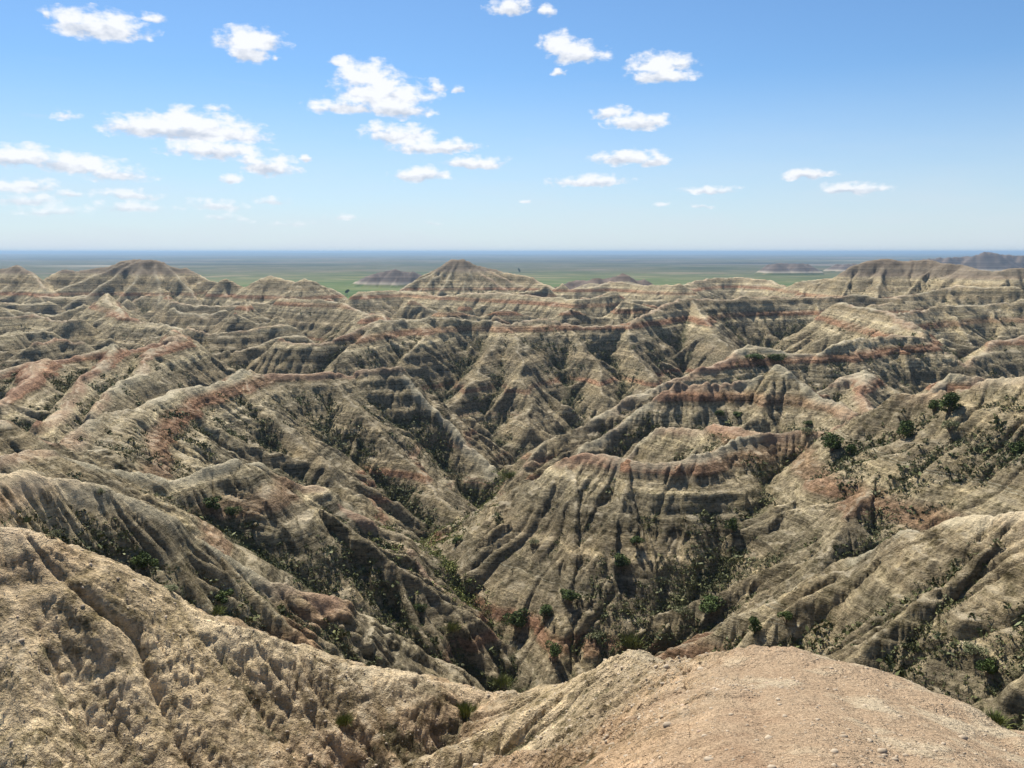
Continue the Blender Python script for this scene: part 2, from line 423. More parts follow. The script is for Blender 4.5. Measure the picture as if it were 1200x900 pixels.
# buttes
LB = line((60, 322, 560), (76, 315, 560), (95, 318, 560), (113, 314, 555), (128, 312, 550), (143, 306, 545), (158, 304.5, 545), (173, 304, 540), (186, 305, 540), (193, 310, 545), (208, 313, 550), (220, 314, 555), (235, 321, 545), (262, 332, 530))
add_poly(LB, 0.8, 1.0); spurs(LB, 16, 0.5, 0.95, 1.0, maxlen=60, level2=True, floor=-38, l2step=8)
add_poly(line((-60, 318, 560), (0, 316, 555), (20, 310.5, 550), (32, 316, 545), (48, 330, 520), (55, 338, 500)), 0.75, 1.0)
spurs(line((-60, 318, 560), (0, 316, 555), (20, 310.5, 550), (48, 330, 520)), 14, 0.5, 0.95, 1, maxlen=50, level2=False, floor=-38)
for L_ in (line((247, 345, 500), (266, 327, 505), (280, 338, 500), (300, 330, 490), (318, 323, 490), (332, 326, 485), (345, 330, 480), (357, 325, 480), (372, 331, 485), (390, 339, 490), (412, 352, 480)),
           line((505, 318, 620), (520, 309, 615), (530, 304, 612), (545, 303.5, 610), (555, 308, 608), (565, 312, 606), (590, 319, 600), (612, 323, 590), (628, 328, 580), (650, 338, 560)),
           line((640, 340, 560), (657, 331, 560), (668, 338, 555), (700, 335, 560), (715, 330, 570), (760, 334, 540), (800, 333, 520)),
           line((800, 334, 560), (830, 326, 620), (870, 325, 620), (905, 328, 600), (925, 338, 560), (943, 328, 540), (960, 327, 530), (985, 324, 510), (998, 312, 490), (1015, 306, 490), (1034, 303.5, 488), (1060, 304.5, 485), (1088, 303.5, 480), (1110, 309, 470), (1125, 310, 465), (1145, 316, 440), (1168, 317, 430), (1200, 313, 430), (1320, 305, 430)),
           line((1200, 335, 380), (1150, 337, 385), (1120, 333, 395), (1085, 341, 390), (1055, 347, 375), (1030, 357, 350)),
           line((1200, 350, 330), (1240, 350, 320), (1150, 357, 320), (1100, 358, 310), (1050, 368, 285))):
    add_poly(L_, 0.75, 1.6)
    spurs(L_, 14, 0.5, 0.95, 1.0, maxlen=70, level2=True, floor=-40, l2step=7)
# long even flanks of the pyramid shaped butte
ap = P(540, 303.5, 610)
for k, dx in enumerate((-62, -40, -18, 6, 26, 48, 70)):
    e = np.array([ap[0] + dx, 560 - abs(dx) * .1, -38.0])
    add_poly([ap + np.array([dx * .1, 0, -1]), e], 0.95, 0.8)
    spurs([ap + np.array([dx * .1, 0, -1]), e], 8, 0.55, 1.0, 0.6, maxlen=14, level2=False)
ap = P(172, 304, 540)
for k, dx in enumerate((-60, -30, 0, 28, 55)):
    add_poly([ap + np.array([dx * .2, 0, -1]), np.array([ap[0] + dx, 485, -34.0])], 0.95, 0.8)

# --- procedural badlands filling the middle distance and both sides
mains = list(SEG)
MA = np.array([(s[0], s[1]) for s in mains]); 


def dist_hand(x, y):
    return np.min(np.hypot(MA[:, 0] - x, MA[:, 1] - y))


peaks = []
tries = 0
while tries < 9000 and len(peaks) < 620:
    tries += 1
    r = math.sqrt(rng.uniform(200 ** 2, 760 ** 2)); a = math.radians(rng.uniform(-50, 50))
    x, y = r * math.sin(a), r * math.cos(a)
    u = 600 + x / y * F_PX
    if y < 250 and 0 < u < 1200: continue
    if 190 < u < 470 and r > 520 + 40 * math.sin(x * .03): continue        # the green plain shows here
    if r > 640 + 60 * math.sin(x * .02): continue
    sp = 17 + r * 0.022
    if any((px - x) ** 2 + (py - y) ** 2 < sp * sp for px, py, _ in peaks): continue
    if dist_hand(x, y) < 12: continue
    zt = -24.5 - 5.0 * vnoise(np.array([x / 60.0]), np.array([y / 60.0]), 1)[0] + rng.uniform(-3.5, 2.5)
    if y < 330 : zt -= 2
    zt -= max(0, (r - 470)) * 0.03
    peaks.append((x, y, zt))
pk = np.array(peaks)
done = set()
for i in range(len(pk)):
    d = np.hypot(pk[:, 0] - pk[i, 0], pk[:, 1] - pk[i, 1])
    for j in np.argsort(d)[1:rng.randint(2, 4)]:
        k = (min(i, j), max(i, j))
        if k in done or d[j] > 50: continue
        done.add(k)
        a, b = pk[i], pk[j]
        mid = (a + b) / 2 + np.array([rng.normal(0, 3), rng.normal(0, 3), 0]); mid[2] = min(a[2], b[2]) - rng.uniform(1, 5)
        q1 = (a + mid) / 2 + np.array([rng.normal(0, 1.5), rng.normal(0, 1.5), -.8])
        q2 = (b + mid) / 2 + np.array([rng.normal(0, 1.5), rng.normal(0, 1.5), -.8])
        L_ = [a, q1, mid, q2, b]
        IN_SPURS[0] = rng.rand() < .6
        add_poly(L_, 0.92, 0.5)
        spurs(L_, 14, 0.60, 0.95, 0.45, maxlen=34, level2=(math.hypot(a[0], a[1]) < 420), floor=-46, l2step=7)
# outside the view: flanks of the canyon left, right and behind
for i in range(90):
    a = math.radians(rng.uniform(36, 150)) * (1 if i % 2 else -1); r = rng.uniform(60, 420)
    x, y = r * math.sin(a), r * math.cos(a)
    b = np.array([x, y, -22 + rng.uniform(-6, 6)]); an = rng.uniform(0, 6.28)
    e = b + np.array([math.cos(an) * 50, math.sin(an) * 50, rng.uniform(-8, 2)])
    if min(math.hypot(b[0], b[1]), math.hypot(e[0], e[1])) < 55: continue
    if min(abs(math.atan2(q[0], q[1])) for q in (b, e, (b + e) / 2)) < math.radians(50 if r < 220 else 42): continue
    add_poly([b, e], 0.8, 2); spurs([b, e], 20, 0.6, 0.95, 1.2, maxlen=45, level2=False)

# distant mesas on the plain
def mesa(px0, px1, D, py_top, n, sp, spread=40, slope=0.5, base_py=None):
    xs = np.linspace(px0, px1, n)
    pts = []
    for i, x in enumerate(xs):
        e = math.sin(math.pi * i / (n - 1)) ** 0.5
        py = py_top(x) if callable(py_top) else py_top
        py = py + (1 - e) * 5 + rng.uniform(-1.0, 1.1)
        pts.append(P(x, py, D + rng.uniform(-spread, spread)))
    add_poly(pts, slope, 0.6)
    spurs(pts, sp, slope * 0.75, slope * 1.2, 2.0, maxlen=120, level2=False, floor=-60)


mesa(432, 500, 1500, lambda x: 314 + abs(x - 462) * .14, 18, 18, slope=.6)
mesa(668, 760, 900, lambda x: 322 + (0 if 722 < x < 742 else 2.2) - (4 if 727 < x < 738 else 0), 14, 16)
mesa(895, 952, 2300, 306.5, 12, 40, slope=.6)
mesa(975, 1010, 2500, 308.5, 12, 35, slope=.55)
mesa(1065, 1330, 2600, lambda x: 300.5 - 4.2 * math.exp(-((x - 1158) / 9) ** 2) - 2.6 * math.exp(-((x - 1162) / 45) ** 2), 100, 26, slope=.75)

S = np.array(SEG, dtype=np.float64)
print('segments', len(S), round(time.time() - T0, 1))

# ------------------------------------------------------------------ the grid of the ground (finer near the camera)
def arc(a0, a1, step): return np.arange(a0, a1, step)
th = np.concatenate([np.arange(-180, -60, 3.0), np.arange(-60, -40, 0.6), np.arange(-40, -33, 0.16), np.arange(-33, 33, 0.078), np.arange(33, 40, 0.16), np.arange(40, 60, 0.6), np.arange(60, 180.01, 3.0)])
th = np.radians(th)
rr = [0.05, 1.0, 2.0, 3.0]
while rr[-1] < 900:
    r = rr[-1]
    k = 0.0042 if r < 9 else 0.0027 if r < 30 else 0.0030 if r < 150 else 0.0021 if r < 420 else 0.0028 if r < 650 else 0.006
    rr.append(r * (1 + k))
while rr[-1] < 3300: rr.append(rr[-1] * 1.0038)
while rr[-1] < 90000: rr.append(rr[-1] * 1.03)
rr = np.array(rr)
NT_, NR = len(th), len(rr)
print('grid', NT_, NR, NT_ * NR / 1e6, 'M')
sinT, cosT = np.sin(th), np.cos(th)
X = (rr[:, None] * sinT[None, :]).astype(np.float32)
Y = (rr[:, None] * cosT[None, :]).astype(np.float32)
R = np.broadcast_to(rr[:, None], X.shape).astype(np.float32)
DR = np.gradient(rr)[:, None].astype(np.float32) + np.zeros_like(X)
DR = np.sqrt(np.maximum(DR, R * math.radians(0.078)) * R * math.radians(0.078))

# domain warp so that ridges and gullies wander
wa = np.clip(R * 0.010, 0.02, 2.2)
XW = X + wa * (vnoise(X / 17, Y / 17, 1) + 0.5 * vnoise(X / 7, Y / 7, 2)) * np.clip(R / 60, 0.2, 1)
YW = Y + wa * (vnoise(X / 17, Y / 17, 3) + 0.5 * vnoise(X / 7, Y / 7, 0)) * np.clip(R / 60, 0.2, 1)
fine = np.clip(R * 0.004, 0.02, 0.5)
XW += fine * vnoise(X / 2.3, Y / 2.3, 5); YW += fine * vnoise(X / 2.3, Y / 2.3, 6)

BASE = -60.0 + 3.0 * vnoise(X / 40, Y / 40, 2) * (R < 1200)
H = np.where(R < 700, BASE, -60.0).astype(np.float32)
W = np.full(X.shape, -1, np.int32)
H2 = H.copy() - 5
logr = np.log(rr)


def seg_window(s):
    ax, ay, az, bx, by, bz, m, rnd, s0, sid, ext, d0 = s
    m = m + ext * 0.7
    zt = max(az, bz)
    reach = (zt + 62.0) / m + 4.0
    lim = (bx - ax) ** 2 + (by - ay) ** 2
    # bounding disc
    cx, cy = (ax + bx) / 2, (ay + by) / 2
    rad = math.sqrt(lim) / 2 + reach
    d = math.hypot(cx, cy)
    r0, r1 = max(0.05, d - rad), d + rad
    i0, i1 = np.searchsorted(rr, r0), np.searchsorted(rr, r1)
    if rad >= d * 0.98: a0, a1 = -math.pi, math.pi + 1
    else:
        a = math.atan2(cx, cy); da = math.asin(rad / d); a0, a1 = a - da, a + da
    j0, j1 = np.searchsorted(th, a0), np.searchsorted(th, a1)
    return max(0, i0 - 1), min(NR, i1 + 1), max(0, j0 - 1), min(NT_, j1 + 1)


def seg_eval(s, x, y):
    ax, ay, az, bx, by, bz, m, rnd, s0_, sid_, ext, d0 = [np.float32(v) for v in s]
    dx, dy = bx - ax, by - ay
    L2_ = max(float(dx * dx + dy * dy), 1e-6)
    px = x - ax; py = y - ay
    t = np.clip((px * dx + py * dy) / np.float32(L2_), 0, 1)
    ex = px - t * dx; ey = py - t * dy
    d2 = ex * ex + ey * ey
    dist_ = np.sqrt(d2 + rnd * rnd) - rnd
    out = az + t * (bz - az) - m * dist_
    if ext > 0: out -= ext * np.maximum(0, dist_ - d0)
    return out


# coarse pass: which segments can matter in each block
CB = 8
ib = np.arange(0, NR, CB); jb = np.arange(0, NT_, CB)
order = np.argsort(-(S[:, 2] + S[:, 5]))
NWK = 4
bounds = np.linspace(0, NT_, 25).astype(int)


def work(k):
    jlo, jhi = bounds[k], bounds[k + 1]
    cnt = 0
    Wk = WINS
    for idx in order:
        i0, i1, j0, j1 = Wk[idx]
        j0 = max(j0, jlo); j1 = min(j1, jhi)
        if j0 >= j1 or i0 >= i1: continue
        # coarse culling: compare on every 8th vertex with slack
        hc = H[i0:i1:CB, j0:j1:CB]
        v = seg_eval(S[idx], XW[i0:i1:CB, j0:j1:CB], YW[i0:i1:CB, j0:j1:CB])
        slack = 0.9 + 1.3 * CB * DR[i0:i1:CB, j0:j1:CB]
        ok = v > hc - slack
        if not ok.any(): continue
        ii = np.where(ok.any(1))[0]; jj = np.where(ok.any(0))[0]
        a0 = i0 + max(0, ii[0] - 1) * CB; a1 = min(i1, i0 + (ii[-1] + 2) * CB)
        b0 = j0 + max(0, jj[0] - 1) * CB; b1 = min(j1, j0 + (jj[-1] + 2) * CB)
        hv = H[a0:a1, b0:b1]
        v = seg_eval(S[idx], XW[a0:a1, b0:b1], YW[a0:a1, b0:b1])
        mk = v > hv
        h2 = H2[a0:a1, b0:b1]
        if mk.any():
            np.maximum(h2, np.minimum(hv, v), out=h2)
            hv[mk] = v[mk]; W[a0:a1, b0:b1][mk] = idx
        else:
            np.maximum(h2, v, out=h2)
        cnt += 1
    return cnt


WINS = [seg_window(s) for s in S]
with ThreadPoolExecutor(NWK) as ex:
    cs = list(ex.map(work, range(24)))
print('ridges done', sum(cs), round(time.time() - T0, 1))

# position along / across the winning ridge for the rills
Wc = np.clip(W, 0, None)
SA = S.astype(np.float32)
ax, ay = SA[Wc, 0], SA[Wc, 1]
dx, dy = SA[Wc, 3] - ax, SA[Wc, 4] - ay
LL = np.sqrt(dx * dx + dy * dy) + 1e-4
ux, uy = dx / LL, dy / LL
px_, py_ = XW - ax, YW - ay
al = px_ * ux + py_ * uy
ac = -px_ * uy + py_ * ux
t = np.clip(al, 0, LL)
over = al - t
dd = np.sqrt(ac * ac + over * over)
ang = np.arctan2(np.abs(over), np.abs(ac) + 1e-3) * np.sign(over)
sc = SA[Wc, 8] + t + ang * np.minimum(6.0, np.maximum(2.0, dd * .6))
sc -= np.clip((SA[Wc, 2] - SA[Wc, 5]) / LL / SA[Wc, 6], -.7, .7) * dd
key = SA[Wc, 9] * 17.37 + np.sign(ac) * 5.3
del ax, ay, dx, dy, px_, py_, al, over, ang, t, LL
ismain = np.array([int(q_) in MAIN for q_ in SA[:, 9]], np.float32)
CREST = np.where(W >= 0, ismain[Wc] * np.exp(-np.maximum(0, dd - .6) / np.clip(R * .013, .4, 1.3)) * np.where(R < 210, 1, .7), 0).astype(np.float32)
near = (R < 860) & (W >= 0)
mesa_m = (R >= 860) & (W >= 0)
FW = vnoise(X / 5.1, Y / 5.1, 7)
g1 = vnoise(sc / 2.6 + FW * .25, key, 0); g2 = vnoise(sc / 0.9 + FW * .5, key + dd * .02, 1); g3 = vnoise(sc / 0.33 + FW * .8, key + dd * .08, 2)


def worley(x, y, seed):
    xi = np.floor(x); yi = np.floor(y)
    fx = (x - xi).astype(np.float32); fy = (y - yi).astype(np.float32)
    xi = xi.astype(np.int32); yi = yi.astype(np.int32)
    best = np.full(x.shape, 9.0, np.float32); sec = best.copy()
    for a in (-1, 0, 1):
        for b in (-1, 0, 1):
            u = (xi + a + seed * 31) & 255; v = (yi + b + seed * 57) & 255
            d = (LAT[0][v, u] + a - fx) ** 2 + (LAT[1][v, u] + b - fy) ** 2
            sec = np.minimum(sec, np.maximum(best, d)); best = np.minimum(best, d)
    return np.sqrt(best), np.sqrt(sec)


def ridged(n): return 1 - np.abs(n) * 2          # crease lines become gullies


def fade(lam): return np.clip((lam / DR - 1.7) / 2.3, 0, 1)      # drop detail finer than the grid


H0 = H.copy()
rill = 0.95 * np.clip(dd / 7, 0, 1) * fade(2.6) * np.clip(ridged(g1), 0, 1) ** 2 \
     + 0.58 * np.clip(dd / 2.2, 0, 1) * fade(0.9) * np.clip(ridged(g2), 0, 1) ** 2 \
     + 0.15 * np.clip(dd / .8, 0, 1) * fade(0.33) * np.clip(ridged(g3), 0, 1) ** 2
lumps = np.zeros_like(X)
xx, yy = X, Y
lam, amp = 9.0, 0.55
for k in range(9):
    xx, yy = rot(X, Y, 0.7 * k + .3)
    n = vnoise(xx / lam, yy / lam, k)
    lumps += amp * n * fade(lam * 1.2)
    lam *= 0.55; amp *= 0.62
soft = np.clip((R - 700) / 300, 0, 1)
# smooth trodden soil on the shoulder in front of the photographer
mq = np.sqrt(((X - 4.6 - .25 * (Y - 8)) / 3.6) ** 2 + ((Y - 7.0) / 7.5) ** 2) + .16 * vnoise(X / 1.3, Y / 1.3, 21)
mound = np.clip((1.12 - mq) * 3.0, 0, 1)
g0 = vnoise(sc / 6.5 + FW * .15, key, 3)
rill = rill * np.clip(R / 45, .62, 1) + (0.6 + 1.4 * np.clip((R - 170) / 150, 0, 1)) * np.clip(dd / 12, 0, 1) * np.clip((R - 40) / 40, 0, 1) * np.clip(ridged(g0), 0, 1) ** 2
rill = np.minimum(rill, (H - H2) * 2.2 + np.clip(R * .006, .06, .9))
LS = np.clip(R / 60, .14, 1)
H = H - np.where(near, rill * (1 - .97 * mound), 0) + np.where(near, lumps * (1 - soft), 0) * LS * (1 - .75 * mound)
print('rills', round(time.time() - T0, 1))
mg = vnoise(sc / (R * .009), key, 3)
H -= np.where(mesa_m, np.clip(dd / 45, 0, 1) * np.clip(ridged(mg), 0, 1) ** 1.5 * 9 + 1.5 * (1 + vnoise(X / (R * .008), Y / (R * .008), 5)), 0)
H = np.where(R > 700, np.maximum(H, -60 + .4 * vnoise(X / 90, Y / 90, 4)), H)
# crumbly popcorn clay: cellular pits
for lam, amp in ((3.4, .62), (1.5, .36), (0.62, .10), (0.27, .09), (0.12, .05)):
    fd = fade(lam)
    rows = int(np.max(np.where(fd.max(1) > 0)[0])) + 1 if (fd > 0).any() else 0
    rows = min(rows, int(np.searchsorted(rr, 860)))
    if rows < 3: continue
    q0 = int(np.searchsorted(rr, lam * 30 if lam > 1 else lam * 8))                       # clods larger than a step do not lie at one's feet
    wx = X[q0:rows] / lam + .35 * vnoise(X[q0:rows] / lam * 1.7, Y[q0:rows] / lam * 1.7, 14); wy = Y[q0:rows] / lam * .8 + .35 * vnoise(X[q0:rows] / lam * 1.7, Y[q0:rows] / lam * 1.7, 15)
    f1, f2 = worley(wx, wy, int(lam * 50))
    patch = np.clip(.55 + .9 * vnoise(X[q0:rows] / (lam * 7), Y[q0:rows] / (lam * 7), 16), .12, 1)
    H[q0:rows] += amp * (np.minimum(f2 - f1, .45) * 1.3 - .3 - .35 * f1) * fd[q0:rows] * patch * (1 - .8 * mound[q0:rows])
# benches: harder beds stand out as small ledges
zz = H + 0.5 * vnoise(X / 25, Y / 25, 9) + .12 * vnoise(X / 3, Y / 3, 10)
for lam, k in ((3.1, .60), (1.15, .75), (.42, .6)):
    u = zz / lam + (.35 * np.sin(zz / lam * .77))
    f = u - np.floor(u)
    st = f * f * (3 - 2 * f)
    patch = np.clip(.6 + .9 * vnoise(X / 14 + lam * 3, Y / 14, 13), 0, 1)
    H += np.where(near, lam * k * (st - f) * fade(lam * 1.4) * patch * (1 - mound) * np.clip((R - 14) / 12, .12, 1), 0)
# plain: low swells far away
far = np.clip((R - 1200) / 2500, 0, 1)
H += far * (4 * vnoise(X / 700, Y / 700, 3) + 2 * vnoise(X / 260, Y / 260, 1)) * (R < 90000)
ff = np.clip((R - 9000) / 16000, 0, 1)
H += ff * (70 * np.abs(vnoise(X / 5300, Y / 2600, 2)) * (.4 + .6 * (X < 0)) - 6)
# soft valley floors
H = np.where(near, np.logaddexp(H / 1.2, (BASE + 1.0) / 1.2) * 1.2, H).astype(np.float32)

# gully measure: how far below its surroundings a point lies
def blur(a, n):
    for _ in range(2):
        c = np.cumsum(np.pad(a, ((n + 1, n), (0, 0)), 'edge'), 0, dtype=np.float64); a = ((c[2 * n + 1:] - c[:-2 * n - 1]) / (2 * n + 1)).astype(np.float32)
        c = np.cumsum(np.pad(a, ((0, 0), (n + 1, n)), 'edge'), 1, dtype=np.float64); a = ((c[:, 2 * n + 1:] - c[:, :-2 * n - 1]) / (2 * n + 1)).astype(np.float32)
    return a


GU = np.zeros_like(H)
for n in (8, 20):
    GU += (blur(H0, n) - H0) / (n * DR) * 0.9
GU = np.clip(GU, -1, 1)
del rill, lumps, g1, g2, g3
print('height done', round(time.time() - T0, 1))


# ------------------------------------------------------------------ materials
def new_mat(name):
    m = bpy.data.materials.new(name); m.use_nodes = True
    n = NT(m.node_tree); n.n.clear()
    return m, n


def finish(n, color, rough=0.95, bump=None, spec=0.15):
    b = n.node('ShaderNodeBsdfPrincipled', {'Base Color': color, 'Roughness': rough, 'Specular IOR Level': spec})
    if bump is not None: n.l.new(bump, b.inputs['Normal'])
    n.node('ShaderNodeOutputMaterial', {'Surface': b.outputs[0]})


def terrain_material():
    m, n = new_mat('banded_badlands_clay')
    pos = n.node('ShaderNodeNewGeometry').outputs['Position']
    sp = n.node('ShaderNodeSeparateXYZ', {0: pos})
    nb = n.noise(pos, 0.022, 3, .5)
    ns = n.noise(pos, 0.5, 3, .6)
    zq = n.m('ADD', sp.outputs[2], n.m('MULTIPLY', n.m('SUBTRACT', nb, .5), 1.1))
    zq = n.m('ADD', zq, n.m('MULTIPLY', n.m('SUBTRACT', ns, .5), 0.3))
    u = n.m('DIVIDE', n.m('ADD', zq, 64.0), 64.0)                    # 0 at -64 m, 1 at eye level
    tan, gry, crm, red, pnk, dk = (.385, .32, .22), (.265, .232, .165), (.54, .47, .335), (.38, .225, .15), (.40, .29, .20), (.175, .142, .105)
    Z = lambda z: (z + 64) / 64
    stops = [(0.0, gry), (Z(-54), dk), (Z(-50), gry), (Z(-46.5), tan), (Z(-43), gry), (Z(-40.0), tan), (Z(-39.7), red), (Z(-38.9), red), (Z(-38.6), tan),
             (Z(-35.5), gry), (Z(-33), tan), (Z(-30), gry), (Z(-27.8), crm), (Z(-26.3), tan), (Z(-26.1), red), (Z(-24.9), red), (Z(-24.5), pnk), (Z(-23.9), crm),
             (Z(-21), tan), (Z(-18.8), gry), (Z(-17), tan), (Z(-14.2), crm), (Z(-12.8), pnk), (Z(-12), tan), (Z(-10), crm), (Z(-8.2), tan), (Z(-7), (.44, .31, .20)), (Z(-3), (.46, .33, .22)), (1.0, tan)]
    col = n.ramp(u, stops)
    # beds fade in and out sideways
    pale = n.ramp(n.noise(pos, .045, 3, .6), [(0.3, (.28, .24, .165)), (.7, (.45, .385, .265))])
    fadeb = n.sstep(n.noise(n.v('MULTIPLY', pos, (1, 1, .4)), 0.018, 2, .5), .34, .56, .25, .95)
    col = n.mix(n.m('MULTIPLY', n.m('SUBTRACT', 1.0, fadeb), .75), col, pale)
    # thin beds
    thin = n.noise(n.v('MULTIPLY', n.node('ShaderNodeCombineXYZ', {0: sp.outputs[0], 1: sp.outputs[1], 2: zq}).outputs[0], (.02, .02, 1.1)), 1.0, 6, .75)
    thc = n.mix(n.sstep(sp.outputs[2], -9, -17, .25, 1.0), (1, 1, 1, 1), n.ramp(thin, [(.36, (.42, .40, .36)), (.43, (.80, .77, .70)), (.47, (1.0, .98, .93)), (.52, (.78, .74, .68)), (.56, (1.15, 1.12, 1.05)), (.64, (1.45, 1.40, 1.28))]))
    col = n.mix(1.0, col, thc, 'MULTIPLY')
    rb = n.noise(n.node('ShaderNodeCombineXYZ', {2: zq}).outputs[0], .62, 3, .75)
    rbm = n.m('MULTIPLY', n.sstep(rb, .585, .60, 0, .62), n.sstep(n.noise(pos, .02, 3, .6), .44, .56))
    col = n.mix(n.m('MULTIPLY', rbm, n.sstep(sp.outputs[2], -14, -18)), col, (.37, .245, .17, 1))
    wbm = n.m('MULTIPLY', n.sstep(rb, .405, .39, 0, .55), n.sstep(sp.outputs[2], -12, -16))
    col = n.mix(wbm, col, (.50, .46, .35, 1))
    # mottling of weathered popcorn clay
    mot = n.noise(pos, 2.2, 8, .72)
    col = n.mix(1.0, col, n.ramp(mot, [(.37, (.40, .40, .35)), (.46, (.85, .84, .80)), (.54, (1, 1, 1)), (.64, (1.42, 1.40, 1.33))]), 'MULTIPLY')
    mot3 = n.noise(n.v('MULTIPLY', pos, (1, 1, 1.5)), .75, 5, .78)
    col = n.mix(1.0, col, n.ramp(mot3, [(.36, (.45, .45, .38)), (.45, (.88, .88, .85)), (.55, (1, 1, 1)), (.66, (1.25, 1.22, 1.15))]), 'MULTIPLY')
    mot2 = n.noise(pos, .16, 5, .65)
    col = n.mix(1.0, col, n.ramp(mot2, [(.30, (.78, .78, .80)), (.5, (1, 1, 1)), (.70, (1.16, 1.13, 1.05))]), 'MULTIPLY')
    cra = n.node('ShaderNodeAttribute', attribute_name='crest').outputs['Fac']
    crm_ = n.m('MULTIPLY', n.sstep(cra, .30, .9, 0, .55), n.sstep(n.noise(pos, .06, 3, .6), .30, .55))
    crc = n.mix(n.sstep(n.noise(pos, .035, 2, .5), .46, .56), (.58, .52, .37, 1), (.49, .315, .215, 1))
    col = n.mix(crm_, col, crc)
    # brown capping beds of the high buttes far off
    yb = n.sstep(sp.outputs[1], 400, 440)
    capb = n.m('MULTIPLY', n.m('MULTIPLY', n.sstep(zq, -16, -12.5), yb), .85)
    capc = n.ramp(n.noise(n.node('ShaderNodeCombineXYZ', {2: zq}).outputs[0], .9, 4, .7), [(.35, (.10, .08, .06)), (.6, (.21, .17, .125))])
    col = n.mix(1.0, col, (.90, .895, .875, 1), 'MULTIPLY')
    sunlit_near = n.m('MULTIPLY', n.sstep(sp.outputs[2], -17, -12), n.sstep(sp.outputs[1], 60, 40))  # near high ground brightened in its colour to look sunlit
    col = n.mix(sunlit_near, col, n.mix(1.0, col, (1.62, 1.50, 1.42, 1), 'MULTIPLY'))
    # paler patches where the surface faces up
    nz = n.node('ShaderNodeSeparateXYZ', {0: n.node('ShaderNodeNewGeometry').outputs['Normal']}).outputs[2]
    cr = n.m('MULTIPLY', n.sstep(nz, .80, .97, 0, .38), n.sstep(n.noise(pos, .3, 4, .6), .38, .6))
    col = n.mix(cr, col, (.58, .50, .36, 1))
    col = n.mix(capb, col, capc)
    # orange trodden soil on the shoulder
    md = n.node('ShaderNodeAttribute', attribute_name='soil').outputs['Fac']
    so = n.m('ADD', n.noise(pos, .55, 7, .68), n.m('MULTIPLY', n.m('SUBTRACT', sp.outputs[0], 4.2), .045))
    soil = n.ramp(so, [(.32, (.40, .265, .165)), (.45, (.47, .345, .225)), (.51, (.43, .305, .195)), (.60, (.54, .44, .30)), (.75, (.58, .50, .35))])
    grit = n.noise(pos, 26.0, 4, .8)
    soil = n.mix(1.0, soil, n.ramp(grit, [(.36, (.45, .43, .40)), (.44, (.9, .9, .9)), (.58, (1, 1, 1)), (.66, (1.3, 1.28, 1.22))]), 'MULTIPLY')
    col = n.mix(n.m('MULTIPLY', md, .9), col, soil)
    # low grass and scrub in the gullies, toned dark to add painted shade
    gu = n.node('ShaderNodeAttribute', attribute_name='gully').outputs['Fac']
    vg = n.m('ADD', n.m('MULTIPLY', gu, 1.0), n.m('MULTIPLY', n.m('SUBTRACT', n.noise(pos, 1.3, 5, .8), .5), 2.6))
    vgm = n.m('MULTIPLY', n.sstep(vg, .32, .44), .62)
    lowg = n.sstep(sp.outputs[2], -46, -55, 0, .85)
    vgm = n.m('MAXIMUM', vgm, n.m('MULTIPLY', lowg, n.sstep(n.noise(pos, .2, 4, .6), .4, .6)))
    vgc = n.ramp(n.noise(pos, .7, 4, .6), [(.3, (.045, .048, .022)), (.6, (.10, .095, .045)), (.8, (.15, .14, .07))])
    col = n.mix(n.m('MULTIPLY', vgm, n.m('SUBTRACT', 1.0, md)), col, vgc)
    b1 = n.node('ShaderNodeBump', {'Height': n.noise(pos, 6.0, 7, .75), 'Strength': .8, 'Distance': .16}).outputs[0]
    bedded = n.sstep(sp.outputs[2], -12, -17)
    b2 = n.node('ShaderNodeBump', {'Height': n.m('MULTIPLY', thin, bedded), 'Strength': .8, 'Distance': 1.1, 'Normal': b1}).outputs[0]
    b3 = n.node('ShaderNodeBump', {'Height': n.noise(pos, 1.1, 6, .7), 'Strength': .85, 'Distance': .8, 'Normal': b2}).outputs[0]
    vor = n.node('ShaderNodeTexVoronoi', {'Vector': pos, 'Scale': 11.0}, feature='DISTANCE_TO_EDGE').outputs[0]
    b4 = n.node('ShaderNodeBump', {'Height': n.sstep(vor, 0, .16), 'Strength': .35, 'Distance': .03, 'Normal': b3}).outputs[0]
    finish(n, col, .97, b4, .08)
    return m


